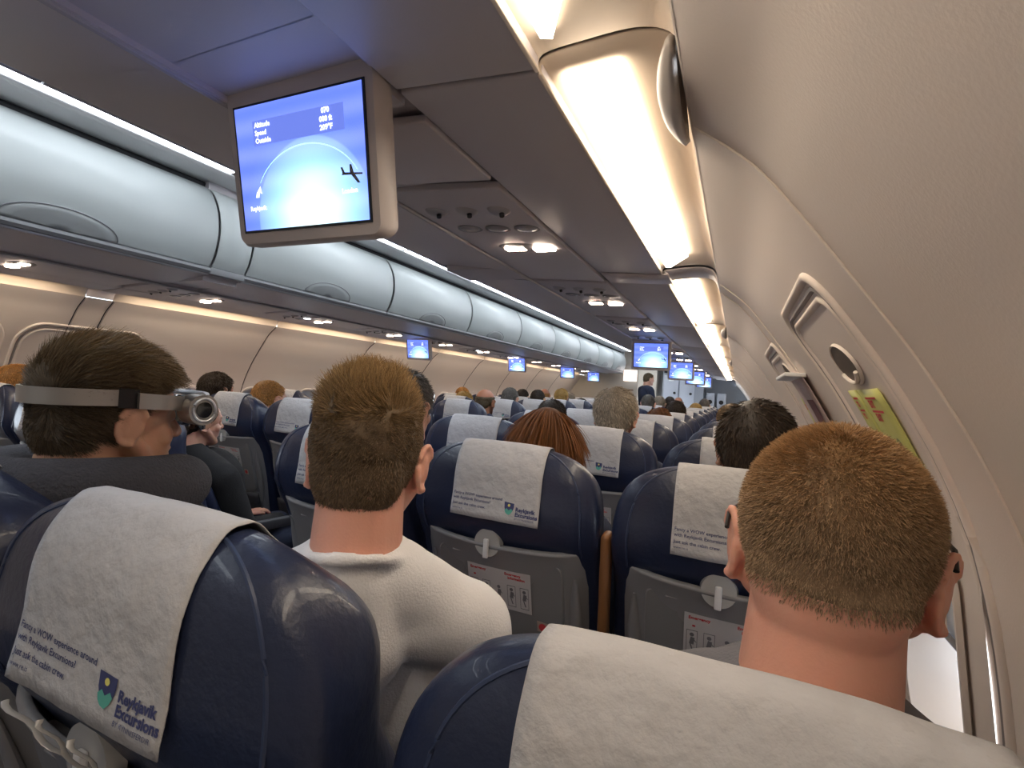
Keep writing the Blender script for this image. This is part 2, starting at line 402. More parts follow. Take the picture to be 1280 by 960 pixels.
for side,sn in((-1,'left'),(1,'right')):
    b=B(); b.box((side*.99,9.99+.05,1.88),(.80,.05,.46),bev=.01); o=b.build('wall_bin_end_'+sn,M['bin']); o['kind']='structure'

# ------------------------------------------------------------------ PSU channel, filler, window lights
def psu_z(x): return lerp(1.64,1.611,(abs(x)-.88)/(1.327-.88))
for side,sn in((1,'right'),(-1,'left')):
    # outer plank panels between line B and the light, one per light unit
    spans=[(-.60,.483),(.489,1.422),(1.545,2.552),(2.558,3.607),(3.613,4.667),(4.673,5.727),(5.733,6.797),(6.803,7.867),(7.873,8.927),(8.933,9.98)]
    if side<0: spans=[(-.60,.380),(.386,1.41),(1.53,2.552)]+spans[3:]
    for i,(a,c) in enumerate(spans):
        b=B(); b.box((side*1.230,(a+c)/2,(psu_z(1.138)+psu_z(1.322))/2+.008),(.184,c-a,.014),rot=Matrix.Rotation(side*math.atan2(.029,.447),3,'Y'),bev=.004)
        o=b.build('ceiling_panel_%s_%d'%(sn,i+1),M['psu']); o['kind']='structure'
    # dark backing visible in joints, gray cross bar
    b=B(); b.box((side*1.10,4.7,1.665),(.46,10.6,.008)); o=b.build('trim_backing_'+sn,M['groove'],smooth=False); o['kind']='structure'
    yb_=(1.4825 if side>0 else 1.47); b=B(); dv=catmull([(1.15,psu_z(1.15)-.001),(1.322,1.612),(1.326,1.622),(1.37,1.627),(1.42,1.628),(1.450,1.618),(1.466,1.588)],5); dn=len(dv)-1
    b.grid(lambda u,v:Vector((side*dv[round(v*dn)][0],yb_+(u-.5)*.118,dv[round(v*dn)][1])),2,dn); o=b.build('trim_divider_'+sn,M['psu'],fix=True); solid(o,.004,0); o['kind']='structure'
    # lights
    for i,(a,c) in enumerate(spans):
        t=empty('window_light',(side*1.40,(a+c)/2,1.60)); L=c-a; n0=len(t.children)
        def C(x,y,z): return Vector((side*(x-1.40),y,z-1.60))
        hp=catmull([(1.322,1.611),(1.325,1.629),(1.37,1.634),(1.42,1.635),(1.452,1.624),(1.464,1.602),(1.467,1.583)],5); n=len(hp)-1
        b=B(); b.grid(lambda u,v:C(hp[round(v*n)][0],(u-.5)*L,hp[round(v*n)][1]),2,n)
        h=b.build('light_housing',M['cream'],t,fix=True); solid(h,.004,1)
        # diffuser : trapezoid, pointed forward inner corner
        y0,y1=-L/2+.03,L/2-.03
        b=B(); out=[(1.334,y0),(1.334,y1-.0),(1.345,y1+.005),(1.398,y1-.09),(1.398,y0)]
        zz=lambda x:1.6235+.003*(x-1.334)/.064
        vs=[C(x,y,zz(x)) for x,y in out]+[C(x,y,zz(x)+.003) for x,y in out]; m=len(out)
        b.add(vs,[tuple(range(m-1,-1,-1)),tuple(range(m,2*m))]+[(k,(k+1)%m,m+(k+1)%m,m+k) for k in range(m)])
        b.build('light_diffuser',M['diff'],t,fix=True,smooth=False)
        tag(t,'warm cream window light with glowing diffuser, %s along the %s sidewall'%(ords[i],sn),'light','window lights along the %s side'%sn)

# passenger service units
def psu_unit(kind):
    t=empty('service_panel')
    L=.76
    def F(x,y,dz=0): return Vector((x,y,psu_z(1.0+x)-1.624-dz))
    rot=Matrix.Rotation(math.atan2(.029,.447),3,'Y')
    b=B(); b.box((0,0,.007),(.248,L,.014),rot=rot,bev=.003); pn=b.build('panel_face',M['psu'],t)
    for k,x in enumerate((-.072,0,.072)):
        b=B(); b.tube([F(x,-.27,-.002),F(x,-.27,.004)],[.034,.031],28); b.build('air_vent_ring',M['psud'],t)
        b=B(); b.ell(F(x,-.27,.005),(.025,.025,.013)); g=b.build('air_vent_nozzle',M['psu2'],t)
        b=B(); b.tube([F(x+.006,-.272,.010),F(x+.010,-.276,.022)],[.006,.005],10); b.build('nozzle_tip',M['black'],g)
    for k,x in enumerate((-.055,.015,.085)):
        b=B(); b.tube([F(x,-.155,-.002),F(x,-.155,.010)],[.034,.029],28,flat=.85); b.build('reading_light_ring',M['psud'],t)
        b=B(); b.ell(F(x,-.155,.008),(.024,.020,.005)); b.build('reading_light_lens',M['lens_on'] if kind==2 and k==1 else M['signdim'],t)
    b=B(); b.ell(F(.03,.0,.0),(.088,.050,.012)); sgn=b.build('sign_bezel',M['psud'],t)
    for sx in(-.045,.045):
        b=B()
        b.box(F(.03+sx*.85,-.004,.013),(.052,.030,.006),bev=.003); s_=b.build('lit_sign',M['sign'] if kind else M['signdim'],sgn)
        b=B(); F2=lambda x,y:Vector((.03+sx*.85-x,-.004+y,F(.03,0,.0172)[2]-.0002))
        poly(b,[(-.016,-.003),(.016,-.003),(.016,.001),(-.016,.001)],F2); poly(b,fan((.004,.006),.004),F2); b.build('sign_symbol',M['red'],sgn,smooth=False)
    b=B(); 
    for i in range(4):
        for j in range(3): b.cyl(F(-.03+.012*i,.10+.012*j,.001),.0032,.003,n=8)
    b.build('speaker_grille',M['black'],t)
    return t
M['psu2']=mat('mid grey vent ring',(.38,.365,.385),.35)
prot={}
lit_r=[(1.145,1),(1.925,1),(2.72,1),(3.40,1)]+[(4.2+.79*k,1) for k in range(7)]
for side,sn,ys in((1,'right',[(.30,None)]+[(y,k) for y,k in lit_r]),(-1,'left',[(-.4,1),(.2,1),(.986,1),(1.771,1),(2.56,2),(3.33,1),(4.12,1),(4.9,2),(5.7,1),(6.5,1),(7.3,1),(8.1,1),(8.9,1)])):
    i=0
    for y,k in ys:
        if k is None: continue
        if side<0 and y<.5 and y>0: continue
        t=copy_tree(prot[k]) if k in prot else psu_unit(k); prot.setdefault(k,t)
        t.location=(side*1.012,y,1.6265); t.scale=(side,.985 if True else 1,1)
        tag(t,'grey panel with air vents and seat signs, %s over the %s seats'%(ords[i],sn),'service panel','passenger service panels'); i+=1
    # spacer near the first monitor / in gaps : continuous fill between line A and B, above panels
    b=B(); b.box((side*1.012,5.2,1.652),(.262,9.5,.010),rot=None); o=b.build('trim_channel_'+sn,M['psu'],smooth=False); o['kind']='structure'
    # rail line A
    b=B(); b.tube([(side*.882,Y0,1.634),(side*.882,9.95,1.634)],.005,8); o=b.build('trim_rail_'+sn,M['rail2' if 0 else 'psu2']); o['kind']='structure'
# plain panels filling the channel next to the monitor and aft
for side,sn in((1,'right'),(-1,'left')):
    spans=[(.545,.745)] if side>0 else [(.0,.59)]
    for a,c in spans:
        b=B(); b.box((side*1.012,(a+c)/2,1.634),(.248,c-a-.006,.012),bev=.003,rot=Matrix.Rotation(side*math.atan2(.029,.447),3,'Y')); o=b.build('ceiling_channel_'+sn,M['psu']); o['kind']='structure'
# monitor bay (recess) over right seats
t=empty('monitor_bay',(1.01,.18,1.64))
b=B()
b.box((0,-.10,.060),(.235,.80,.006)); b.build('bay_roof',M['psu'],t,smooth=False)
for sx in(-1,1):
    b=B(); b.box((sx*.121,-.10,.028),(.006,.80,.07)); b.build('bay_side',M['psu'],t,smooth=False)
b=B(); b.box((-.09,-.02,.045),(.05,.52,.02),bev=.004); b.build('bay_ledge',M['psu2'],t)
b=B(); b.box((0,.318,.020),(.235,.03,.07)); b.build('bay_end',M['psu'],t,smooth=False)
tag(t,'open grey monitor bay in the service channel above the near monitor, lit blue','bay')

# ------------------------------------------------------------------ monitors
def screen_mat(name,st):
    m=bpy.data.materials.new(name); m.use_nodes=True; nt=m.node_tree; b=nt.nodes['Principled BSDF']; N=nt.nodes.new; Lk=nt.links.new
    b.inputs['Base Color'].default_value=(.01,.01,.02,1); b.inputs['Roughness'].default_value=.25
    tc=N('ShaderNodeTexCoord'); mp=N('ShaderNodeVectorMath'); mp.operation='SUBTRACT'; mp.inputs[1].default_value=(.018,0,-.070); Lk(tc.outputs['Object'],mp.inputs[0])
    sc=N('ShaderNodeVectorMath'); sc.operation='MULTIPLY'; sc.inputs[1].default_value=(8.2,0,8.0); Lk(mp.outputs[0],sc.inputs[0])
    ln=N('ShaderNodeVectorMath'); ln.operation='LENGTH'; Lk(sc.outputs[0],ln.inputs[0])
    cr=N('ShaderNodeValToRGB'); e=cr.color_ramp.elements
    e[0].position=0; e[0].color=(.72,1,1,1); e[1].position=1; e[1].color=(.085,.14,.62,1)
    for p,c in((.28,(.52,.82,1,1)),(.55,(.25,.47,.98,1)),(.78,(.16,.27,.86,1)),(.80,(.10,.17,.68,1))):
        q=e.new(p); q.color=c
    Lk(ln.outputs['Value'],cr.inputs[0])
    # fine globe grid
    wv=N('ShaderNodeTexWave'); wv.wave_type='RINGS'; wv.inputs['Scale'].default_value=9; wv.inputs['Distortion'].default_value=.5; Lk(mp.outputs[0],wv.inputs['Vector'])
    mx=N('ShaderNodeMix'); mx.data_type='RGBA'; mx.blend_type='ADD'; mx.inputs[0].default_value=.05; Lk(cr.outputs[0],mx.inputs[6]); Lk(wv.outputs['Color'],mx.inputs[7])
    Lk(mx.outputs[2],b.inputs['Emission Color']); b.inputs['Emission Strength'].default_value=st
    return m
M['screen']=screen_mat('glowing blue map screen',.68)
def monitor():
    """origin: hinge (top centre). Screen faces -Y"""
    t=empty('drop_down_monitor')
    rx=Matrix.Rotation(math.radians(11),3,'X')
    def P(x,y,z): return rx@Vector((x,y,z))
    w,h=.1065,.077
    zc=-.118
    # housing : rounded slab
    b=B(); ring=rrect(0,zc-.002,.1245,.103,.014,5); n=len(ring)
    lay=[(.97,-.002),(1.0,.004),(1.0,.022),(.96,.034)]
    vs=[]
    for sc,y in lay:
        for x,z in ring: vs.append(P(x*sc,y,(z-zc)*sc+zc))
    b.add(vs,[(k*n+i,k*n+(i+1)%n,(k+1)*n+(i+1)%n,(k+1)*n+i) for k in range(len(lay)-1) for i in range(n)]+[tuple(range(n-1,-1,-1)),tuple((len(lay)-1)*n+i for i in range(n))])
    b.build('monitor_housing',M['monitor'],t,fix=True)
    b=B(); b.add([P(-w-.0035,-.0028,zc-.008-h-.003),P(w+.0035,-.0028,zc-.008-h-.003),P(w+.0035,-.0028,zc-.008+h+.003),P(-w-.0035,-.0028,zc-.008+h+.003)],[(0,1,2,3)]); q=b.build('screen_border',M['black'],t,smooth=False); solid(q,.001,0)
    b=B(); b.add([(-w,-.0,-h),(w,0,-h),(w,0,h),(-w,0,h)],[(0,1,2,3)]); s=b.build('screen',M['screen'],t,smooth=False); s.location=P(0,-.0040,zc-.008); s.rotation_euler[0]=math.radians(11)
    F=lambda x,y:Vector((x,-.0006,y))
    b=B(); poly(b,[(-.075,.028),(.078,.028),(.078,.058),(-.075,.058)],F); b.build('screen_box',M['panelblue'],s,smooth=False)
    F=lambda x,y:Vector((x,-.0012,y)); b=B()
    for i,(l,r) in enumerate((('Altitude','070'),('Speed','000 ft'),('Outside','209\u00b0F'))):
        txt(b,l,-.071,.0495-i*.0095,.0085,F,bold=.0003); txt(b,r,.050,.0505-i*.0095,.0085,F,'CENTER',.0004)
    txt(b,'Reykjavik',-.092,-.052,.0078,F,bold=.0003); txt(b,'London',.068,-.044,.0078,F,bold=.0003)
    # plane and arrow glyph
    poly(b,[(-.078,-.030),(-.070,-.022),(-.068,-.032),(-.072,-.030),(-.074,-.036),(-.080,-.036)],F)
    b.build('screen_lettering',M['wtext'],s,smooth=False)
    b=B(); pts=[]
    for k in range(25):
        a=math.radians(152-k*5.2); pts.append((.012+.092*math.cos(a),-.052+.072*math.sin(a)))
    for k in range(24):
        (x0,y0),(x1,y1)=pts[k],pts[k+1]; b.add([F(x0,y0-.0007),F(x1,y1-.0007),F(x1,y1+.0007),F(x0,y0+.0007)],[(0,1,2,3)])
    b.build('flight_path',M['ytext'],s,smooth=False)
    b=B(); px,py=.085,-.022
    poly(b,[(px-.016,py-.001),(px+.016,py-.003),(px+.016,py-.001),(px-.014,py+.002)],F); poly(b,[(px-.003,py),(px+.004,py-.001),(px+.012,py-.012),(px+.008,py-.012)],F); poly(b,[(px-.003,py),(px+.003,py),(px+.0,py+.010),(px-.003,py+.010)],F); poly(b,[(px-.014,py),(px-.010,py),(px-.014,py+.008),(px-.017,py+.008)],F)
    b.build('plane_symbol',M['inkgrey'],s,smooth=False)
    for sx in(-.09,.09):
        b=B(); b.box((sx,.008,-.004),(.014,.016,.034),bev=.003); b.cyl((sx,.006,.010),.007,.022,'x',14); b.build('hinge',M['psud'],t)
    return t
mon=monitor(); mon.location=(1.011,.440,1.669)
tag(mon,'large near drop-down monitor showing a blue flight map, over the right seats','monitor','drop-down monitors')
k=0
for X,Y,z,lab in((1.0,3.30,1.655,'second drop-down monitor over the right seats, above the near aisle end'),(1.0,5.15,1.655,'third drop-down monitor over the right seats, half hidden by the second'),(1.0,6.95,1.655,'fourth drop-down monitor over the right seats'),(1.0,8.75,1.655,'farthest drop-down monitor over the right seats'),
      (-1.01,3.60,1.665,'nearest drop-down monitor over the left seats'),(-1.01,5.72,1.665,'second drop-down monitor over the left seats'),(-1.01,7.75,1.665,'third drop-down monitor over the left seats'),(-1.01,9.35,1.665,'farthest drop-down monitor over the left seats, by the bin ends')):
    m2=copy_tree(mon); m2.location=(X,Y,z); tag(m2,'small blue lit '+lab,'monitor','drop-down monitors')
    b=B(); b.box((0,.0,.0),(.245,.07,.03),bev=.005); o=b.build('monitor_mount',M['psu']); o.location=(X,Y+.03,1.632); tag(o,'grey mount of the '+lab.split(',')[0],'mount')

# ------------------------------------------------------------------ petal shaped joint covers on the right wall
for i,Y in enumerate((.545,2.60,4.72)):
    b=B()
    def LP(u,v):
        y=(u-.5)*.17; wv_=math.sin(PI*u)**.75; z=1.607-.012*u+(v-.62)*.040*wv_-.012*abs(u-.3); x=1.463-.020*wv_*math.sin(PI*v)+.014*v*0-.004
        return Vector((x+.012*(v<.3)*0,Y+y,z))
    b.grid(LP,20,8); o=b.build('joint_cover',mat('light grey moulded cover',(.50,.46,.43),.45),fix=True); solid(o,.007,0)
    tag(o,'grey petal shaped joint cover at the top of the right sidewall, %s of three'%['nearest','middle','farthest'][i],'cover')
# ------------------------------------------------------------------ exit hatches
def wallpath(side,c,z0,z1,hw,r,off=0):
    pts=[]
    cz=(z0+z1)/2; hh=(z1-z0)/2
    rr=rrect(c,cz,hw,hh,r,8); out=[]
    for i in range(len(rr)):
        a=rr[i]; b2=rr[(i+1)%len(rr)]; d=math.hypot(b2[0]-a[0],b2[1]-a[1]); k=max(1,int(d/.03))
        for j in range(k): out.append((lerp(a[0],b2[0],j/k),lerp(a[1],b2[1],j/k)))
    return [W(side,y,z,off) for y,z in out]
def hatch(side,c,hw,z1,label,zgrip,r=.05,plac=True,gy=0):
    t=empty('exit_hatch',(0,0,0)); z0=.40
    # offset panel between ridges
    b=B(); b.tube(wallpath(side,c,z0,z1,hw,r,-.001),.0075,10,closed=True); b.build('hatch_frame',M['ridge'],t)
    b=B(); b.tube(wallpath(side,c,z0+.015,z1-.014,hw-.014,r-.008,-.002),.0058,8,closed=True); b.build('hatch_groove',M['groove2'],t)
    b=B(); b.tube(wallpath(side,c,z0+.028,z1-.027,hw-.026,r-.012,-.002),.0062,10,closed=True); b.build('hatch_rim',M['ridge'],t)
    # grip
    b=B(); ring=[(c+gy+.055*math.cos(a),zgrip+.026*math.sin(a)) for a in [2*PI*k/28 for k in range(28)]]
    n=28; vs=[];lay=[(1.12,.001),(1.05,.005),(1.0,.004)]
    for sc,of in lay:
        for y,z in ring: vs.append(W(side,c+gy+(y-c-gy)*sc,zgrip+(z-zgrip)*sc,of))
    b.add(vs,[(q*n+k,q*n+(k+1)%n,(q+1)*n+(k+1)%n,(q+1)*n+k) for q in range(2) for k in range(n)]); b.build('grip_rim',M['ridge'],t,fix=True)
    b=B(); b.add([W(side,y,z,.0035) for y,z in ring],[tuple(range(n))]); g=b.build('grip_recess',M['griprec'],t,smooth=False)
    b=B(); b.tube([W(side,c+gy+.046*math.cos(a),zgrip-.004+.020*math.sin(a),.006) for a in [math.radians(200+14*k) for k in range(11)]],.003,8); b.build('grip_edge',M['ridge'],g)
    tag(t,label,'exit hatch')
    return t
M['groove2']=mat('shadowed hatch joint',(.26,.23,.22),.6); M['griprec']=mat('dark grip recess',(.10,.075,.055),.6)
h1=hatch(1,.90,.195,1.447,'near exit hatch in the right sidewall with yellow placards',1.345,gy=-.03)
h2=hatch(1,1.70,.215,1.437,'farther exit hatch in the right sidewall beyond the placards',1.365,gy=-.1)
h3=hatch(-1,1.515,.285,1.437,'exit hatch in the left sidewall above the man with the visor',1.383,r=.10)
h4=hatch(-1,.90,.285,1.437,'exit hatch at the left edge of the photo',1.383,r=.10)
# yellow placards
def placard(side,y0,y1,z0,z1,m,off=.003,name='placard'):
    b=B(); b.grid(lambda u,v:W(side,lerp(y0,y1,u),lerp(z0,z1,v),off),3,10); o=b.build(name,m,fix=True); solid(o,.0015,0); return o
for (y0,y1,lab,kk) in ((.785,.905,'wide yellow exit placard with red marks on the near hatch',0),(.912,.975,'narrow yellow exit placard with red marks, forward of the wide one',1)):
    o=placard(1,y0,y1,1.13,1.31,M['yellow'],name='safety_placard'); tag(o,lab,'placard')
    zt=1.31; L=y1-y0
    F=lambda x,y:W(1,y1-x,zt+y,.0045)     # text runs aft as read from the cabin
    b=B()
    for r_ in range(2):
        txt(b,'EXIT' if kk==0 else 'TO',L*.25,-.024-.018*r_,.013 if kk==0 else .011,F,bold=.0008)
        x0=L*.2; poly(b,[(x0,-.010-.018*r_),(x0+L*.5,-.010-.018*r_),(x0+L*.5,-.013-.018*r_),(x0,-.013-.018*r_)],F)
    b.build('placard_red',M['red'],o,smooth=False)
    b=B()
    if kk==0:
        for cx in(.03,.075):
            pts=fan((cx,-.075),.012,14); poly(b,pts,F)
            for q in range(4): b.add([F(cx-.012+.006*q,-.095),F(cx-.009+.006*q,-.095),F(cx-.005+.005*q,-.125),F(cx-.008+.005*q,-.125)],[(0,1,2,3)])
    for q in range(4): poly(b,[(L*.15,-.14-.008*q),(L*.85,-.14-.008*q),(L*.85,-.142-.008*q),(L*.15,-.142-.008*q)],F)
    b.build('placard_drawing',M['placink'],o,smooth=False) if 'placink' in M else b.build('placard_drawing',mat('olive print',(.25,.27,.10),.6),o,smooth=False)
o=placard(1,1.33,1.60,1.16,1.355,mat('pinkish grey notice card',(.55,.42,.40),.5),off=.010,name='notice_card'); tag(o,'pinkish notice card with a dark red picture beside the near hatch','card')
b=B(); b.grid(lambda u,v:W(1,lerp(1.38,1.50,u),lerp(1.20,1.30,v),.0125),2,4); b.build('card_picture',mat('dark red picture print',(.20,.05,.06),.6),o)
b=B(); b.grid(lambda u,v:W(1,lerp(1.335,1.595,u),lerp(1.165,1.205,v),.0128),2,4); b.build('card_footer',mat('slate print',(.13,.15,.17),.6),o)
b=B(); b.box(W(1,1.465,1.36,.02),(.045,.28,.010),bev=.003); b.build('card_ledge',M['white'],o)
o=placard(1,1.62,1.70,1.16,1.30,M['yellow'],off=.004,name='safety_placard'); tag(o,'small yellow placard on the farther right hatch','placard')
b=B(); F=lambda x,y:W(1,1.70-x,1.30+y,.0055)
txt(b,'EXIT',.012,-.03,.02,F,bold=.001); b.build('placard_red',M['red'],o,smooth=False)

# ------------------------------------------------------------------ seats
NS=3.0
def ybk(z):
    P=[(.36,.20),(.45,.18),(.6,.14),(.74,.10),(.84,.07),(.90,.04),(.93,.015),(.97,0),(1.3,0)]
    if z>.97: return min(.015,.09*(z-.97))
    for (a,ya),(c,yc_) in zip(P,P[1:]):
        if z<=c: return lerp(ya,yc_,max(0,(z-a))/(c-a))
    return 0
def dth(z): return .045*math.sqrt(max(0,1-((z-1.065)/.075)**2)) if z>1.065 else .045
def wid(z): t=(z-.9)/.24; return .243*max(0,1-max(0,t)**4.2)**(1/3.0)
def zmax(x): return .9+.24*max(0,1-(abs(x)/.243)**3.0)**(1/4.2)
def surf(x,z,front=False,off=0):
    w=max(wid(z),1e-5); d=dth(z); q=max(0,1-min(1,abs(x)/w)**NS)**(1/NS)
    yc=ybk(z)+.045
    return Vector((x,yc+(d*q*(FR(z) if front else 1)+off)*(1 if front else -1),z))
def FR(z): return lerp(1.0,2.8,sst(1.14,1.03,z))
def coverP(u,v,hw,zb=.967,off=.0035,seed=0):
    x=(u-.5)*2*hw; zm=zmax(x)
    if v<.6: k=math.sin(v/.6*PI/2); z=lerp(zb,zm,k); p=surf(x,z,False,off*(1-.3*k)); e=k
    else: k=math.sin((v-.6)/.4*PI/2+PI/2); z=lerp(1.0,zm,k); p=surf(x,z,True,off); e=k
    p.z+=off*sst(.9,1,e)
    n1=noise.noise(Vector((x*14+seed*3,v*5,seed)))*.0028; p.y-=abs(n1)*1.2+(.006*(1-v/.12)**2 if v<.12 else 0)*(.6+.6*noise.noise(Vector((x*12,seed,3)))); p.z+=n1*.5 if v>.3 else n1*.3
    if v>.45 and v<.75: p.z+=.003*sst(.7,1,abs(u-.5)*2)*sst(0,.15,.15-abs(v-.6))
    return p
def backplane(x,z,off): p=surf(x,z,False,off); return p
def make_seat(seed=0,detail=True,hw=.113):
    t=empty('airline_seat')
    b=B(); nz=34; nu=40
    vs=[];fs=[]
    zs=[lerp(.40,1.0,i/14) for i in range(14)]+[lerp(1.0,1.1399,math.sin(PI/2*i/19)) for i in range(20)]
    for z in zs:
        w=max(wid(z),.004); d=max(dth(z),.001); yc=ybk(z)+.045
        for k in range(nu):
            a=2*PI*k/nu; c,s=math.cos(a),math.sin(a)
            vs.append(Vector((w*math.copysign(abs(c)**(2/NS),c),yc+d*(FR(z) if s>0 else 1)*math.copysign(abs(s)**(2/NS),s),z)))
    for i in range(len(zs)-1):
        for k in range(nu): fs.append((i*nu+k,(i+1)*nu+k,(i+1)*nu+(k+1)%nu,i*nu+(k+1)%nu))
    fs.append(tuple(range(nu-1,-1,-1))); fs.append(tuple((len(zs)-1)*nu+k for k in range(nu)))
    b.add(vs,fs); bk=b.build('backrest',M['leather'],t,auto=False,fix=True)
    for sx in(-1,1):
        pts=[]; b=B()
        for k in range(26):
            q=k/25; z=lerp(.90,1.133,math.sin(q*PI/2)); w=wid(z)*.84; pts.append(surf(sx*w,z,False,-.0008))
        b.tube(pts,.0024,6); b.build('seam',M['piping'],bk)
    for sx in(-1,1):
        b=B(); b.cap((sx*.185,.23,.80),(sx*.19,.33,.55),.030,.04); b.build('side_bolster',M['leather'],t)
    # cushion
    b=B(); b.box((0,.46,.405),(.455,.44,.13),bev=.045); b.build('seat_cushion',M['leather'],t)
    b=B(); b.box((0,.44,.325),(.44,.42,.03),bev=.01); b.build('seat_pan',M['arm'],t)
    # grey shell
    b=B(); zs=[.905,.90,.88,.84,.80,.74,.68,.6,.5,.44]; hwz=lambda z:.222-.03*sst(.7,.44,z) if z<.895 else .205
    hwz=lambda z:.222-.02*max(0,(.7-z))/.26
    b.grid(lambda u,v:surf(0,zs[round(v*9)])+Vector(((u-.5)*2*hwz(zs[round(v*9)])*(1 if v>.06 else .975),-.014+.055*abs((u-.5)*2)**5,(.012*abs((u-.5)*2)**1.5 if v<.25 else 0))),24,9)
    sh=b.build('seat_shell',M['shell'],t,fix=True); solid(sh,.012,1)
    for sx in(-1,1):
        b=B(); b.tube([surf(0,z)+Vector((sx*(.180+.008*math.sin((z-.6)*6)),-.008,0)) for z in [lerp(.85,.55,k/12) for k in range(13)]],[.0015+.017*math.sin(PI*min(1,(k+.3)/13)) for k in range(13)],12,flat=.5)
        b.build('shell_side_pad',M['shell'],sh)
    # tray
    ty=lambda z:surf(0,z).y-.026
    b=B(); th=math.atan2(.10-.055,-.165)
    def TP(x,z,o=0): return Vector((x,lerp(.060,.135,(.885-z)/.27)-.028-o,z))
    ring=rrect(0,.745,.163,.135,.022,5); n=len(ring)
    lay=[(1,-.018),(1,-.003),(.985,.0)]; vs=[]
    for sc,o in lay:
        for x,z in ring:
            tp=1-.06*(z-.61)/.27*0; vs.append(TP(x*sc*tp,.745+(z-.745)*sc,o))
    b.add(vs,[(k*n+i,k*n+(i+1)%n,(k+1)*n+(i+1)%n,(k+1)*n+i) for k in range(2) for i in range(n)]+[tuple(range(n-1,-1,-1)),tuple(2*n+i for i in range(n))])
    tr=b.build('tray_table',M['tray'],t,fix=True)
    b=B(); b.tube([TP(-.12,.868,.002),TP(.02,.868,.002)],.004,8); b.build('tray_lip',M['shell'],tr)
    # latch
    b=B(); c=TP(-.02,.905,.004); b.tube([c+Vector((0,.010,0)),c+Vector((0,-.006,0))],[.036,.033],28); l=b.build('tray_latch',M['clear'],tr)
    b=B(); b.box(c+Vector((0,-.010,-.012)),(.013,.008,.046),bev=.003); b.build('latch_lever',M['latch'],l)
    # label on tray
    b=B(); b.add([TP(-.082,.738,.0015),TP(.085,.738,.0015),TP(.085,.842,.0015),TP(-.082,.842,.0015)],[(0,1,2,3)]); lb=b.build('tray_label',M['label'],tr,smooth=False); solid(lb,.0008,0)
    F=lambda x,y:TP(x,y,.0027)
    b=B(); txt(b,'Emergency',-.074,.829,.0095,F,bold=.0003); txt(b,'Emergency',.018,.829,.0095,F,bold=.0003); txt(b,'information',.026,.820,.0095,F,bold=.0003)
    poly(b,[(-.066,.812),(-.060,.812),(-.060,.816),(-.066,.816)],F); b.build('label_red_print',M['red'],lb,smooth=False)
    b=B()
    for k in range(5):
        cx=-.066+.0335*k
        for (ax,az,bx,bz) in((-.011,.748,.011,.7495),(-.011,.802,.011,.8035),(-.011,.748,-.0098,.8035),(.0098,.748,.011,.8035)): 
            if k in(0,1,3,4): poly(b,[(cx+ax,az),(cx+bx,az),(cx+bx,bz),(cx+ax,bz)],F)
        poly(b,fan((cx,.793),.0045,10),F); poly(b,[(cx-.005,.772),(cx+.004,.770),(cx+.006,.786),(cx-.002,.788)],F); poly(b,[(cx-.004,.772),(cx-.001,.772),(cx+.004,.755),(cx+.001,.755)],F); poly(b,[(cx+.002,.782),(cx+.009,.776),(cx+.009,.778),(cx+.003,.785)],F)
    b.build('label_drawings',M['inkgrey'],lb,smooth=False)
    b=B(); b.add([TP(.098,.700,.0015),TP(.126,.698,.0015),TP(.126,.724,.0015),TP(.098,.726,.0015)],[(0,1,2,3)]); k2=b.build('round_warning_label',M['stick'],tr,smooth=False); solid(k2,.0008,0)
    b=B(); poly(b,fan((.112,.712),.010,16),F); b.build('warning_mark',M['red'],k2,smooth=False)
    # pocket below
    b=B(); b.grid(lambda u,v:surf(0,lerp(.60,.45,v))+Vector(((u-.5)*.36,-.030-.018*math.sin(PI*u)*(1-.3*v),0)),12,6); pk=b.build('literature_pocket',M['arm'],t,fix=True); solid(pk,.01,-1)
    # headrest cover
    b=B(); NV=34; NU=22; b.grid(lambda u,v:coverP(u,v,hw,seed=seed),NU,NV); cv=b.build('headrest_cover',M['cover'],t,auto=False); solid(cv,.0012,0)
    if detail:
        z0=.967
        def F(x,y):
            v=.6*math.asin(min(1,y/(zmax(x)-z0)))/(PI/2); p=coverP(x/(2*hw)+.5,v,hw,seed=seed); p.y-=.0016; return p
        b=B()
        txt(b,'Fancy a WOW experience around',-.108,.0475,.0092,F,bold=.00012); txt(b,'with Reykjavik Excursions?',-.108,.0365,.0092,F,bold=.00012)
        txt(b,'Just ask the cabin crew.',-.108,.0235,.0092,F,bold=.00012); txt(b,'www.re.is',-.108,.0135,.0070,F)
        txt(b,'Reykjavik',.056,.0290,.0125,F,bold=.0005); txt(b,'Excursions',.056,.0180,.0125,F,bold=.0005); txt(b,'BY KYNNISFERDIR',.056,.0105,.0058,F)
        poly(b,[(.028,.047),(.052,.045),(.052,.036),(.049,.027),(.042,.021),(.033,.025),(.029,.034)],F)
        b.build('cover_print',M['ink'],cv,smooth=False)
        F2=lambda x,y:F(x,y)+Vector((0,-.0004,0))
        b=B(); poly(b,[(.030,.029),(.035,.033),(.040,.029),(.046,.033),(.050,.029),(.047,.0235),(.042,.019),(.036,.0205),(.032,.024)],F2); b.build('emblem_wave',M['inkg'],cv,smooth=False)
        b=B(); poly(b,fan((.040,.040),.0032,12),F2); b.build('emblem_sun',M['inky'],cv,smooth=False)
    # armrests
    for sx in(-1,1):
        b=B(); b.box((sx*.243,.46,.625),(.022,.34,.045),rot=Matrix.Rotation(-.05,3,'X'),bev=.010); ar=b.build('armrest',M['arm'],t)
        b=B(); b.cyl((sx*.243,.33,.60),.024,.020,'x',18); b.build('armrest_pivot',M['shell'],ar)
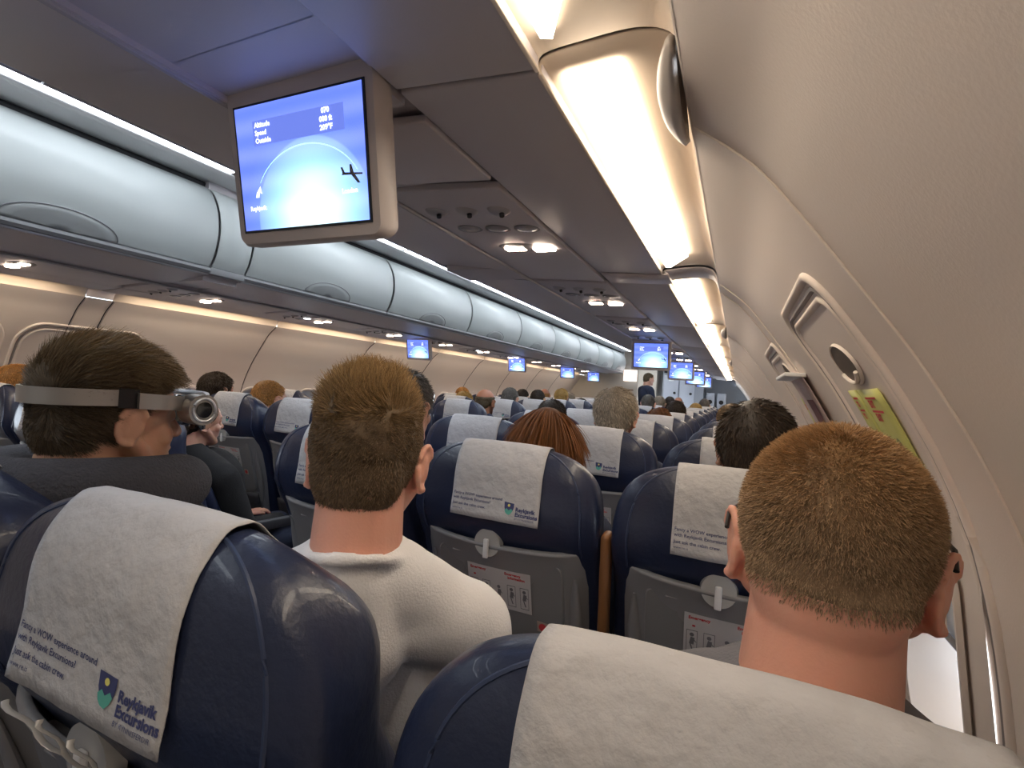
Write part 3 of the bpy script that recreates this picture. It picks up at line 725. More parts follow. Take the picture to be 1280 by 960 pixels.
    for sx in(-1,1):
        b=B(); b.tube([(sx*.17,.30,.32),(sx*.17,.26,.02)],.016,10); b.tube([(sx*.17,.56,.32),(sx*.17,.58,.02)],.016,10); b.box((sx*.17,.42,.012),(.04,.40,.022),bev=.005); b.build('leg',M['metal'],t)
    return t
M['stick']=mat('brownish warning sticker',(.45,.33,.28),.6)
YB=lambda r:1.06+.805*(r-2)
CX={'W':1.53,'M':1.02,'A':.51,'LA':-.51,'LM':-1.02,'LW':-1.53}
cn={'W':'window','M':'middle','A':'aisle'}
SE=[make_seat(0),make_seat(5)]
first=[True,True]
spec={(1,'W'):'navy leather seat with wide white cloth at the bottom right, behind the cropped-hair man',
 (1,'M'):'navy leather seat with large printed white cloth at the bottom left of the photo',
 (1,'A'):'dark navy seat at the left edge, behind the grey neck pillow',
 (2,'M'):'navy leather seat with full printed cloth and tray in view, behind the auburn woman',
 (2,'W'):'navy leather seat with cloth and tray beside the left ear of the cropped-hair man',
 (2,'A'):'navy seat half hidden behind the head of the boy in white',
 (2,'LM'):'navy seat with a small printed cloth at the far left edge of the photo',
 (3,'LM'):'navy seat across the aisle whose grey tray shows beyond the woman in black',
 (3,'LA'):'navy seat across the aisle, cloth just left of the boy\'s hair',
 (3,'M'):'navy seat under the grey-haired man\'s head, cloth and dark shoulder in view',
 (3,'A'):'navy seat directly behind the auburn woman\'s head, its left shoulder in view',
 (3,'W'):'navy seat just left of the dark-haired man\'s head, narrow cloth showing'}
for r in range(1,13):
    for c in('W','M','A','LA','LM','LW'):
        i=(r+len(c)+ord(c[-1]))%2
        if (r,c)==(1,'W'): t=make_seat(9,hw=.131)
        elif first[i]: t=SE[i]; first[i]=False
        else: t=copy_tree(SE[i])
        t.location=(CX[c]+(.008 if c[0]!='L' else 0)+({'W':.006,'M':-.014}.get(c,0) if r==1 else 0),YB(r)+({'M':.006,'W':.034,'A':0}.get(c,0) if r==1 else 0),0)
        if (r,c)==(1,'W'): t.scale=(1,1,.973)
        if (r,c)==(1,'M'): t.scale=(1.035,1,1.0)
        side='left' if c[0]=='L' else 'right'
        lab=spec.get((r,c)) or 'navy leather %s seat with white cloth, %s row of the %s block'%(cn[c[-1]],ords[r-1],side)
        tag(t,lab,'seat','navy seats of the %s block'%side)
# raised tan armrest between two seats of row 2
ar=empty('raised_armrest',(1.283,YB(2)+.045,.0))
b=B(); b.box((0,.03,.80),(.022,.045,.34),bev=.012,rot=Matrix.Rotation(.1,3,'X')); b.build('armrest_body',M['armt'],ar)
b=B(); b.cyl((0,.06,.64),.02,.03,'x',16); b.build('armrest_pivot',M['arm'],ar)
tag(ar,'tan brown armrest folded upright between the two seats with trays in view','armrest')
# clear plastic straps hanging below the near left cloth
b=B()
for pts in ([(-.10,.955),(-.06,.93),(-.02,.895),(.0,.86)],[(-.03,.962),(-.015,.93),(.01,.88),(.015,.80)],[(.02,.962),(.035,.93),(.05,.88),(.06,.80)]):
    pp=catmull([(x,0,z) for x,z in pts],6); b.tube([surf(x,z,False,.016+.003*math.sin(k)) for k,(x,_,z) in enumerate(pp)],.0028,8,flat=.3)
o=b.build('earphone_bag',M['clearbag'] if 'clearbag' in M else M['clear']); o.location=(1.02,YB(1),0); tag(o,'crumpled clear plastic strips hanging below the cloth of the bottom left seat','plastic strips')

# ------------------------------------------------------------------ people
T0=1.28; HC=Vector((0,.27,T0-.115))
HEAD=[((0,-.008,.026),(.072,.092,.088)),((0,.030,.025),(.065,.066,.072)),((0,-.056,-.005),(.060,.042,.060)),((0,.045,-.035),(.055,.050,.073))]
LONG=[((0,-.020,-.07),(.092,.080,.155))]
def headprims(b,hc):
    R_=Matrix.Rotation
    for c,r in HEAD: b.ell(hc+Vector(c),r)
    b.ell(hc+Vector((0,.066,-.090)),(.030,.027,.024))
    for s in(-1,1):
        b.cap(hc+Vector((s*.056,.005,-.035)),hc+Vector((s*.024,.066,-.092)),.018,.016,12)
        b.ell(hc+Vector((s*.040,.062,-.028)),(.020,.018,.022))   # cheek
        b.ell(hc+Vector((s*.031,.078,.006)),(.016,.011,.011))    # eye lids
        # ear
        rot=R_(s*math.radians(-24),3,'Z')@R_(math.radians(-12),3,'X')
        e=hc+Vector((s*.0785,-.006,-.004)); b.ell(e,(.0062,.0185,.029),rot); b.ell(e+Vector((-s*.006,.008,-.004)),(.010,.012,.022),rot)
        pts=[]
        for k in range(15):
            a=math.radians(-60+ (300-30)*k/14); v=rot@Vector((s*.0045,-.0185*math.sin(a+.6),.031*math.cos(a+.6)*-1)); pts.append(e+v)
        b.tube(pts,[.0046]*15,8); b.cap(e+rot@Vector((s*.004,-.004,.012)),e+rot@Vector((s*.004,-.006,-.014)),.0042,.0042,8)
        b.ell(e+rot@Vector((0,.004,-.028)),(.006,.008,.009),rot)
    b.ell(hc+Vector((0,.083,.024)),(.048,.013,.010))
    b.cap(hc+Vector((0,.088,.012)),hc+Vector((0,.110,-.026)),.008,.0125,12)
    for s in(-1,1): b.ell(hc+Vector((s*.011,.100,-.029)),(.008,.009,.007))
    b.ell(hc+Vector((0,.091,-.054)),(.021,.009,.006)); b.ell(hc+Vector((0,.089,-.065)),(.019,.009,.007))
    b.cap(hc+Vector((0,-.028,-.03)),hc+Vector((0,-.045,-.17)),.058,.064,24); b.cap(hc+Vector((0,-.005,-.06)),hc+Vector((0,-.03,-.17)),.050,.058,24)
def arms(b,T,grow=0,upto=2,xs=1):
    for s in(-1,1):
        A=Vector((s*.166,.29,T-.350)); E_=Vector((s*.212,.37,T-.60)); Wr=Vector((s*.13,.60,.655))
        b.cap(A,E_,.050+grow,.041+grow)
        if upto>1: b.cap(E_,Wr,.042+grow,.028+grow)
def torso(b,T,grow=0):
    b.ell((0,.385,.56),(.165+grow,.115+grow,.12+grow)); b.ell((0,.385,.70),(.142+grow,.108+grow,.15+grow)); b.ell((0,.345,.86),(.160+grow,.108+grow,.17+grow))
    for s in(-1,1):
        b.cap((s*.02,.265,T-.300),(s*.155,.288,T-.342),.064+grow,.053+grow)
        b.cap((s*.015,.235,T-.255),(s*.115,.275,T-.318),.052+grow,.046+grow)
def legs(b,grow=0,shin=True):
    for s in(-1,1):
        b.cap((s*.09,.40,.545),(s*.115,.80,.555),.080+grow,.058+grow); b.cap((s*.115,.80,.555),(s*.12,.83,.12),.056+grow,.038+grow)
def hands(b):
    for s in(-1,1):
        w=Vector((s*.13,.60,.655)); b.ell(w+Vector((-s*.005,.055,-.008)),(.036,.045,.014))
        for k,L in enumerate((.060,.072,.066,.050)):
            a=w+Vector((s*(.022-.018*k),.092,-.008)); m=a+Vector((s*.002*(1-k),L*.55,-.004)); e=m+Vector((0,L*.35,-.020)); b.cap(a,m,.0085,.008,10); b.cap(m,e,.008,.007,10)
        a=w+Vector((-s*.036,.035,-.008)); m=a+Vector((-s*.018,.025,.0)); b.cap(a,m,.010,.009,10); b.cap(m,m+Vector((-s*.004,.026,-.006)),.009,.0075,10)
def feet(b,grow=0):
    for s in(-1,1): b.cap((s*.12,.80,.045),(s*.125,.97,.030),.040+grow,.028+grow)
bb=B(); headprims(bb,HC); torso(bb,T0); arms(bb,T0); legs(bb); hands(bb); feet(bb,-.004)
PB=remesh(bb,'body',.0034,4); PB_me=PB.data; bpy.data.objects.remove(PB)
bb=B(); torso(bb,T0,.010); arms(bb,T0,.011,1)
def shirt_post(me,neck=True):
    for v in me.vertices:
        n=noise.noise(Vector(v.co)*9)*.004+noise.noise(Vector((v.co.x*22,v.co.y*10,v.co.z*14)))*.003; v.co+=v.normal*n
bb.cap(HC+Vector((0,-.046,-.155)),HC+Vector((0,-.045,-.22)),.069,.080,24); bb.tube([HC+Vector((.064*math.cos(a),-.043+.067*math.sin(a),-.118-.020*math.sin(a))) for a in [2*PI*k/28 for k in range(28)]],.008,8,closed=True)
o=remesh(bb,'shirt',.006,3); SHIRT=o.data; shirt_post(SHIRT); bpy.data.objects.remove(o)
bb=B(); torso(bb,T0,.014); arms(bb,T0,.014,2); bb.cap(HC+Vector((0,-.046,-.165)),HC+Vector((0,-.045,-.22)),.071,.082,24); bb.tube([HC+Vector((.066*math.cos(a),-.043+.070*math.sin(a),-.135-.015*math.sin(a))) for a in [2*PI*k/28 for k in range(28)]],.010,8,closed=True)
o=remesh(bb,'jumper',.007,3); JUMPER=o.data; shirt_post(JUMPER); bpy.data.objects.remove(o)
bb=B(); legs(bb,.010); bb.ell((0,.39,.55),(.172,.125,.11))
o=remesh(bb,'trousers',.008,3); TROU=o.data; shirt_post(TROU); bpy.data.objects.remove(o)
bb=B(); feet(bb,.006)
o=remesh(bb,'shoes',.006,2); SHOES=o.data; bpy.data.objects.remove(o)
for me in(PB_me,SHIRT,JUMPER,TROU,SHOES): me.materials.clear(); me.materials.append(M['skin_fair'])
def far(D,ells,o=(0,0,.02)):
    D=np.asarray(D,float); best=np.full(len(D),.01)
    for c,r in ells:
        r=np.array(r); oc=(np.array(o)-np.array(c))/r; d=D/r
        A=(d*d).sum(1); Bq=(d*oc).sum(1); C_=(oc*oc).sum()-1; disc=Bq*Bq-A*C_; ok=disc>0
        t=np.where(ok,(-Bq+np.sqrt(np.maximum(disc,0)))/A,0); best=np.maximum(best,t)
    return best
def ssn(a,b,x): t=np.clip((x-a)/(b-a),0,1); return t*t*(3-2*t)
def hairline(az,back=-.055,ear=.022,front=.088):
    """az: -90 back .. 90 front (deg) -> lowest z"""
    return np.interp(az,[-90,-45,-28,-12,5,30,50,90],[back,back+.005,back+.018,ear,ear-.012,ear+.02,front-.02,front])
def make_hair(n,length,thick,lift=.5,comb=(0,1,0),grav=0,jit=.35,width=.0009,seed=1,back=-.055,ear=.022,front=.088,long=False,top_only=False,lenf=None,thf=None,colf=None,capn=(120,80),rough=.0015,segs=3,cap_tone=.6,bald=None,clump=0):
    rg=np.random.default_rng(seed); ells=HEAD+(LONG if long else []); o=np.array((0,0,.02)); hc=np.array(HC)
    NP,NT=capn; th=np.linspace(0.001,2.75 if long else 2.35,NT); ph=np.linspace(0,2*PI,NP,endpoint=False)
    TH,PH=np.meshgrid(th,ph,indexing='ij'); D=np.stack([np.sin(TH)*np.cos(PH),np.sin(TH)*np.sin(PH),np.cos(TH)],-1).reshape(-1,3)
    def info(D):
        f=far(D,ells); P=o+D*f[:,None]; az=np.degrees(np.arctan2(D[:,1],np.abs(D[:,0])+1e-6)); m=P[:,2]-hairline(az,back,ear,front)
        if bald is not None: m=np.minimum(m,bald(P))
        return f,P,az,m
    f,P,az,m=info(D); mask=ssn(-.008,.016,m); tk=thick if thf is None else thf(P,D)
    nz=np.array([noise.noise(Vector(p)*60)+.6*noise.noise(Vector(p)*140) for p in P])
    rad=f+tk*mask-.006*(1-mask)+rough*nz*mask
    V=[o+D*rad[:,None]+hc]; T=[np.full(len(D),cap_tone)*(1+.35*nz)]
    pos=[P]
    faces=[]
    for i in range(NT-1):
        a=i*NP+np.arange(NP); b_=i*NP+(np.arange(NP)+1)%NP; faces.append(np.stack([a,a+NP,b_+NP,b_],1))
    base=len(D)
    # strands
    z=rg.uniform(-.85 if not long else -.6,1,n*2); p=rg.uniform(0,2*PI,n*2); s=np.sqrt(1-z*z); R_=np.stack([s*np.cos(p),s*np.sin(p),z],1)
    f,P,az,m=info(R_); keep=(m+rg.uniform(-.010,.004,len(m)))>0; R_,f,P,m=R_[keep][:n],f[keep][:n],P[keep][:n],m[keep][:n]; k=len(R_)
    tk=thick if thf is None else thf(P,R_); tk=np.broadcast_to(tk,(k,))
    L=length*rg.uniform(.65,1.1,k)
    if lenf is not None: L=L*lenf(P,R_)
    cur=o+R_*(f+tk*.75*ssn(-.008,.016,m)-.001)[:,None]; N=R_.copy(); pts=[cur]
    cb=np.broadcast_to(np.array(comb,float),(k,3)) if not callable(comb) else comb(P)
    if clump:
        cell=np.floor(P*clump); h=np.sin(cell@np.array([12.98,78.2,37.7]))*43758.5; h=h-np.floor(h); h2=np.sin(cell@np.array([39.3,11.1,83.1]))*24634.6; h2=h2-np.floor(h2)
        cb=cb+np.stack([h-.5,h2-.5,np.zeros(k)],1)*1.2
    tang=cb-(cb*N).sum(1)[:,None]*N; tang/=np.linalg.norm(tang,axis=1)[:,None]+1e-6
    d=lift*N+(1-lift)*tang+rg.normal(0,jit,(k,3))*.5; d/=np.linalg.norm(d,axis=1)[:,None]
    for q in range(segs):
        d=d+np.array((0,0,-grav)); d/=np.linalg.norm(d,axis=1)[:,None]; cur=cur+d*(L/segs)[:,None]
        rel=cur-o; dist=np.linalg.norm(rel,axis=1); dn=rel/dist[:,None]; ff=far(dn,ells)+tk*.9; push=np.maximum(dist,ff); new=o+dn*push[:,None]
        dd=new-pts[-1]; d=dd/(np.linalg.norm(dd,axis=1)[:,None]+1e-9); cur=new; pts.append(cur)
    side=np.cross(d,rg.normal(0,1,(k,3))); side/=np.linalg.norm(side,axis=1)[:,None]
    tone=rg.uniform(.55,1.55,k)
    idx=[]
    for q,pt in enumerate(pts):
        w=width*(1-.75*q/segs)
        for sg in(-1,1):
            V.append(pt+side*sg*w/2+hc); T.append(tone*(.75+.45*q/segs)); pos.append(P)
    for q in range(segs):
        a=base+(2*q)*k+np.arange(k); b_=a+k; c=a+2*k; d_=a+3*k; faces.append(np.stack([a,b_,d_,c],1))
    V=np.concatenate(V); T=np.concatenate(T); PP=np.concatenate(pos); Fc=np.concatenate(faces)
    col=np.stack([T,T,T,np.ones_like(T)],1)
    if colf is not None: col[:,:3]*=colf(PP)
    me=bpy.data.meshes.new('hair'); me.vertices.add(len(V)); me.vertices.foreach_set('co',V.astype(np.float32).ravel())
    me.loops.add(len(Fc)*4); me.loops.foreach_set('vertex_index',Fc.astype(np.int32).ravel()); me.polygons.add(len(Fc)); me.polygons.foreach_set('loop_start',np.arange(0,len(Fc)*4,4,dtype=np.int32)); me.polygons.foreach_set('loop_total',np.full(len(Fc),4,dtype=np.int32))
    me.update(); me.validate(); a=me.attributes.new('tone','FLOAT_COLOR','POINT'); a.data.foreach_set('color',np.clip(col,0,4).astype(np.float32).ravel()); me.polygons.foreach_set('use_smooth',[True]*len(me.polygons)); me.materials.append(M['h_dark'])
    return me
def child(name,me,m,parent):
    o=bpy.data.objects.new(name,me); COL.objects.link(o); o.parent=parent; o.material_slots[0].link='OBJECT'; o.material_slots[0].material=m; return o
EYE=B()
EYE.ell((0,0,0),(.0115,.0115,.0115),nu=14,nv=10); EYE_me=EYE.mesh('eye'); EYE_me.materials.append(M['eye'])
def person(X,Y,top,skinm,hairme,hairm,top_me,top_m,label,rz=0,sx=1,group=None,xo=0,lean=0):
    t=empty('person',(X,Y,0),rz); sz=top/T0; 
    b_=child('body',PB_me,M[skinm],t); h=child('hair',hairme,M[hairm],t); c=child('shirt' if top_me is SHIRT else 'jumper',top_me,M[top_m],t); tr=child('trousers',TROU,M['c_jean' if (X*100)%2>1 else 'c_navy'],t); s=child('shoes',SHOES,M['c_black'],t)
    for q in(-1,1):
        e=child('eye',EYE_me,M['eye'],t); e.location=HC+Vector((q*.031,.0785,.006))
    t.scale=(sx,1,sz); tag(t,label,'person',group); return t
# hair styles ----------------------------------------------------
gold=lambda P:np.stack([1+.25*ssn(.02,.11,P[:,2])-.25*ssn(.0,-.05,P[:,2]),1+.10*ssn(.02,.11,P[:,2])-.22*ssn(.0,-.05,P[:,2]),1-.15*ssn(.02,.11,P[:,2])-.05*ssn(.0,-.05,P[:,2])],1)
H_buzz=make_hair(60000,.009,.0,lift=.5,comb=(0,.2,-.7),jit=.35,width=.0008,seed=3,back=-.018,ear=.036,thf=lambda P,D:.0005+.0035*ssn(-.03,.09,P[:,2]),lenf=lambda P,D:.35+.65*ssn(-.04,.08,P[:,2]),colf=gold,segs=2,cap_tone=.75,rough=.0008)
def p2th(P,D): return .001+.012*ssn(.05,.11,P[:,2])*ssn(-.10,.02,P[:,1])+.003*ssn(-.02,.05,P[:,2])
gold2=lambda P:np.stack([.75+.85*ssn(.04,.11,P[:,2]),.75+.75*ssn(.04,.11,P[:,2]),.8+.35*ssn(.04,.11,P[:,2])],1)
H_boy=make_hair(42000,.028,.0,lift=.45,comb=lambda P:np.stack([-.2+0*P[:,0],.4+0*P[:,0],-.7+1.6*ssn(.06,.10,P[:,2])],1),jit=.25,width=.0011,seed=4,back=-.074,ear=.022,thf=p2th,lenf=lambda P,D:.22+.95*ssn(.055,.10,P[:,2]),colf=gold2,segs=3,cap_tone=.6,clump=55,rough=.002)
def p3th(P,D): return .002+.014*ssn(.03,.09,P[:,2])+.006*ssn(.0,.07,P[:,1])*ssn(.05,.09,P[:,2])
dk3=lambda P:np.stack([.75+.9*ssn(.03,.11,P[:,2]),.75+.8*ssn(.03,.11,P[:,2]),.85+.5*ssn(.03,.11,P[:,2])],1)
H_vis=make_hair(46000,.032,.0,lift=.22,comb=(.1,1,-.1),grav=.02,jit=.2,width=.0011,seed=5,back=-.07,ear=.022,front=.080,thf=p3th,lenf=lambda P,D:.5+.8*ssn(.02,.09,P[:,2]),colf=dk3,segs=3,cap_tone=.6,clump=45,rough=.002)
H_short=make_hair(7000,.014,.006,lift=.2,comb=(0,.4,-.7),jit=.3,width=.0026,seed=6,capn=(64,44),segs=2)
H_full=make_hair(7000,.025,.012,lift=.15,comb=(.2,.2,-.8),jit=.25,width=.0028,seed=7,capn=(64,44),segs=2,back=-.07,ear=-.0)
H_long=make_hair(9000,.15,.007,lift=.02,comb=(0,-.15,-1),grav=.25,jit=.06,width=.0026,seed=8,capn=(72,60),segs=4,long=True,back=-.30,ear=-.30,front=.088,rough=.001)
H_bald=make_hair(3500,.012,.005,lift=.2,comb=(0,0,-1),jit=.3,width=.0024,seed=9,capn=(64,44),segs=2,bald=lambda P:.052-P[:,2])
H_bun=make_hair(7000,.05,.010,lift=.03,comb=(0,-1,-.1),jit=.08,width=.0024,seed=10,capn=(64,44),segs=2,back=-.06,ear=-.01)
# main three
p1=person(1.562-.27*math.sin(.15),.535-.27*math.cos(.15),1.262,'skin_pink',H_buzz,'h_gold',JUMPER,'c_grey','man with cropped golden brown hair and pink neck, at the right sidewall',rz=-.15,sx=.97); p1.rotation_euler[1]=.045
person(1.068+.27*math.sin(.50),.56-.27*math.cos(.50),1.278,'skin_pink',H_boy,'h_brown',SHIRT,'c_white','young man with spiky sandy brown hair and a white t-shirt, seen from behind',rz=.50,sx=.96)
p3=person(.580,.220,1.300,'skin_tan',H_vis,'h_dark',JUMPER,'c_black','man in profile wearing a silver video visor and a grey neck pillow, on the left',rz=0,sx=1.0)
ppl=[(2,'A',.05,.0,1.30,'skin_fair',H_full,'h_dgrey',SHIRT,'c_blue','person with grey-brown hair and bright blue shirt, just beyond the boy in white',1),
(2,'M',.03,.0,1.222,'skin_fair',H_long,'h_auburn',JUMPER,'c_navy','woman with long straight auburn hair seen from behind, in the centre',.87),
(2,'W',.045,.0,1.275,'skin_tan',H_full,'h_black',JUMPER,'c_navy','man with near black hair just left of and beyond the buzz-cut head',1),
(2,'LW',-.02,-.12,1.225,'skin_fair',H_short,'h_orange',SHIRT,'c_lblue','person with ginger blond hair at the left photo edge',1),
(2,'LA',.02,.03,1.150,'skin_fair',H_bun,'h_black',JUMPER,'c_black','woman in black seen in profile beyond the visor man, across the aisle',.92),
(3,'M',.04,.0,1.292,'skin_pink',H_full,'h_grey',JUMPER,'c_navy','older man with thick grey blond hair above the seats, centre right',1.05),
(3,'LW',.06,.0,1.235,'skin_tan',H_full,'h_black',JUMPER,'c_red','person with dark reddish hair just beyond the visor man, by the left sidewall',1),
(3,'LM',.02,.0,1.212,'skin_fair',H_short,'h_orange',SHIRT,'c_navy','person with ginger hair at a left window, just beyond the seat with the grey tray',1),
(4,'A',-.02,.0,1.200,'skin_tan',H_full,'h_black',JUMPER,'c_black','dark-haired person with glasses arms showing, right behind the auburn head',1),
(5,'LA',.12,.0,1.235,'skin_red',H_bald,'h_dark',JUMPER,'c_navy','balding man with reddish scalp across the aisle',1),
(6,'LA',-.02,.0,1.252,'skin_fair',H_short,'h_dgrey',JUMPER,'c_navy','man with grey hair and dark jacket right of the balding man',1),
(6,'LM',-.03,.0,1.180,'skin_fair',H_full,'h_blond',JUMPER,'c_grey','person with olive blond hair left of the balding man',1),
(7,'LW',.0,.0,1.215,'skin_fair',H_short,'h_orange',SHIRT,'c_white','person with golden hair behind the olive blond head by the left sidewall',1),
(5,'LM',-.12,.0,1.20,'skin_fair',H_short,'h_dgrey',SHIRT,'c_white','grey-haired person in white, left of the golden heads by the left wall',1),
(8,'LM',-.06,.0,1.235,'skin_tan',H_short,'h_black',JUMPER,'c_black','dark-haired person just right of the grey-haired man with dark jacket',1),
(7,'LA',-.04,.0,1.245,'skin_tan',H_short,'h_black',SHIRT,'c_white','person with black hair and white collar beyond the auburn head',1),
(9,'LM',-.05,.0,1.26,'skin_red',H_bald,'h_orange',JUMPER,'c_red','pink-headed balding person far down the left block',1),
(8,'LA',-.03,.0,1.27,'skin_fair',H_full,'h_blond',JUMPER,'c_grey','person with olive blond hair far down the left block beside the aisle',1),
(10,'LM',.08,.0,1.215,'skin_fair',H_full,'h_grey',SHIRT,'c_lblue','pale-haired person far down the left block, right of the olive blond one',1),
(9,'LA',.0,.0,1.15,'skin_tan',H_full,'h_black',JUMPER,'c_black','low dark head far down the left block next to the grey blond man\'s head',1),
(5,'M',.0,.0,1.18,'skin_tan',H_full,'h_auburn',JUMPER,'c_navy','person with auburn hair just right of the grey blond man',1),
(6,'M',.02,.0,1.23,'skin_tan',H_full,'h_black',JUMPER,'c_navy','person with dark brown hair beyond the auburn-haired one on the right',1),
(8,'A',.04,.0,1.27,'skin_fair',H_short,'h_dgrey',JUMPER,'c_grey','grey-brown head below the standing attendant',1),
(9,'A',.06,.0,1.26,'skin_fair',H_short,'h_grey',SHIRT,'c_white','pale-haired person right of the grey-brown head below the attendant',1),
(11,'A',.0,.0,1.26,'skin_tan',H_short,'h_black',JUMPER,'c_black','small dark head in front of the galley carts',1),
(12,'A',.05,.0,1.26,'skin_red',H_bald,'h_grey',JUMPER,'c_grey','balding person below the second galley cart',1),
(9,'M',.01,.0,1.20,'skin_fair',H_short,'h_blond',JUMPER,'c_navy','small blond head far down the right block',1),
(11,'M',.02,.0,1.26,'skin_fair',H_short,'h_dgrey',JUMPER,'c_navy','small grey head far down the right block beside the blond one',1),
(5,'W',-.04,.0,1.242,'skin_tan',H_full,'h_brown',JUMPER,'c_navy','brown-haired head just beyond the near black hair at the right',1),
(8,'W',.07,.0,1.27,'skin_tan',H_short,'h_black',JUMPER,'c_navy','small dark head by the right sidewall far forward',1)]
for r,c,dx,dy,top,sk,hm,hmat,tm,tmat,lab,sx in ppl:
    person(CX[c]+dx,YB(r)+dy,top,sk,hm,hmat,tm,tmat,lab,sx=sx)

# things worn by the man on the left
sz3=1.300/T0; H3=Vector((.580,.220,0))+Vector((HC.x,HC.y,HC.z*sz3))
hmd=empty('video_visor',H3)
def ringpt(az,z,off):
    a=math.radians(az); d=np.array([[math.cos(a),math.sin(a),0]]); 
    # radius at height z: search ellipsoids horizontally from (0,0,z)
    best=.01
    for c,r in HEAD:
        dz=(z-c[2])/r[2]
        if abs(dz)>=1: continue
        k=math.sqrt(1-dz*dz); rx,ry=r[0]*k,r[1]*k; dx,dy=math.cos(a),math.sin(a); ocx,ocy=-c[0],-c[1]
        A=dx*dx/rx/rx+dy*dy/ry/ry; Bq=dx*ocx/rx/rx+dy*ocy/ry/ry; C_=ocx*ocx/rx/rx+ocy*ocy/ry/ry-1; D=Bq*Bq-A*C_
        if D>0: best=max(best,(-Bq+math.sqrt(D))/A)
    return Vector(((best+off)*math.cos(a),(best+off)*math.sin(a),z))
def band(az0,az1,z0,z1,hh,off,th,n=30):
    b=B(); vs=[]
    for k in range(n+1):
        az=lerp(az0,az1,k/n); z=lerp(z0,z1,k/n)
        for o_,zz in((off,-hh),(off+th,-hh),(off+th,hh),(off,hh)):
            p=ringpt(az,z,o_); vs.append(p+Vector((0,0,zz)))
    b.add(vs,[(4*k+i,4*k+4+i,4*k+4+(i+1)%4,4*k+(i+1)%4) for k in range(n) for i in range(4)]+[(3,2,1,0),(4*n,4*n+1,4*n+2,4*n+3)]); return b
o=band(-20,-160,.040,.040,.0125,.012,.004); o.build('head_band',M['silver'],hmd,fix=True,smooth=True)
for s in(0,1):
    a0,a1=(-20,-2) if s==0 else (-160,-178); band(a0,a1,.040,.038,.015,.012,.005,8).build('strap_clip',M['black'],hmd,fix=True)
    a0,a1=(-4,46) if s==0 else (184,134); band(a0,a1,.036,.030,.0125,.014,.010,14).build('side_arm',M['silver'],hmd,fix=True)
    sx=1 if s==0 else -1
    b=B(); b.cyl((sx*.080,.098,.020),.027,.034,'x',32); kn=b.build('end_knob',M['silver'],hmd)
    b=B(); b.tube([(sx*.0975,.098+.020*math.cos(2*PI*k/28),.020+.020*math.sin(2*PI*k/28)) for k in range(28)],.0028,8,closed=True); b.build('knob_ring',M['rail'],kn)
    b=B(); b.cyl((sx*.097,.098,.020),.014,.004,'x',24); b.build('knob_centre',M['lensblk'],kn)
b=B(); b.grid(lambda u,v:Vector((.078*math.sin((u-.5)*2.4)/math.sin(1.2),.070+.062*math.cos((u-.5)*2.2),lerp(-.016,.040,v))),24,6); vz=b.build('visor',M['lensblk'],hmd,fix=True); solid(vz,.020,0)
b=B(); b.tube([(.082*math.sin(q)/math.sin(1.2),.080+.064*math.cos(q),.045) for q in [lerp(-1.15,1.15,k/24) for k in range(25)]],.0045,8); b.build('visor_top_rim',M['rail'],hmd)
tag(hmd,'silver and black head-mounted video visor worn by the man on the left','visor')
# neck pillow
pl=B(); pts=[];rs=[]
for k in range(33):
    a=math.radians(-90+ (k-16)*9.6); q=abs(k-16)/16
    pts.append(H3+Vector((.108*math.cos(a),-.020+.118*math.sin(a)+.012*q,-.098-.012*q))); rs.append(.050+.006*math.sin(q*PI)-.010*max(0,q-.9)*10*.6)
c0=pts[0];c1=pts[-1]
pl.tube(pts,rs,22); pl.ell(c0,(rs[0],)*3); pl.ell(c1,(rs[-1],)*3)
o=remesh(pl,'neck_pillow',.006,4,M['pillow']); tag(o,'dark grey plush neck pillow around the neck of the man with the visor','neck pillow')
# eyeglasses of the cropped-hair man
sz1=1.262/T0; H1=Vector((1.562+.052,.535,HC.z*sz1)); g=empty('eyeglasses',H1,-.15)
for s in(-1,1):
    b=B(); b.tube([(s*.083,-.022,.012),(s*.084,-.006,.024),(s*.080,.04,.026),(s*.072,.088,.020)],.0022,8); b.build('temple',M['black'],g)
    b=B(); b.tube([(s*.033+.024*math.cos(q),.112,.006+.018*math.sin(q)) for q in [2*PI*k/24 for k in range(24)]],.0016,6,closed=True); b.build('rim',M['black'],g)
b=B(); b.tube([(-.010,.113,.010),(0,.118,.012),(.010,.113,.010)],.0016,6); b.build('bridge',M['black'],g)
tag(g,'thin dark eyeglasses whose arm shows over the cropped-hair man\'s right ear','glasses')

# standing attendant
at=empty('person',(-.02,9.62,0),-.9)
b=B(); hz=Vector((0,0,1.555)); headprims(b,hz)
b.ell((0,-.01,.98),(.155,.105,.14)); b.ell((0,-.01,1.12),(.135,.10,.15)); b.ell((0,-.03,1.27),(.155,.105,.16))
for s in(-1,1):
    b.cap((s*.02,-.05,1.375),(s*.165,-.045,1.355),.06,.05); b.cap((s*.185,-.04,1.34),(s*.225,.0,1.08),.048,.038); b.cap((s*.225,.0,1.08),(s*.17,.20,1.02),.037,.026)
    b.ell((s*.155,.25,1.02),(.035,.045,.014))
    for k in range(4): b.cap((s*(.175-.018*k),.285,1.02),(s*(.172-.016*k),.335,1.0),.008,.007,10)
    b.cap((s*.125,.24,1.02),(s*.10,.275,1.01),.009,.008,10)
    b.cap((s*.085,-.01,.92),(s*.095,.0,.50),.085,.055); b.cap((s*.095,.0,.50),(s*.10,-.02,.09),.053,.036); b.cap((s*.10,-.03,.035),(s*.11,.12,.028),.034,.026)
o=remesh(b,'body',.006,3,M['skin_fair'],at)
b=B(); b.ell((0,-.01,.98),(.168,.118,.14)); b.ell((0,-.01,1.12),(.15,.114,.15)); b.ell((0,-.03,1.27),(.17,.12,.165))
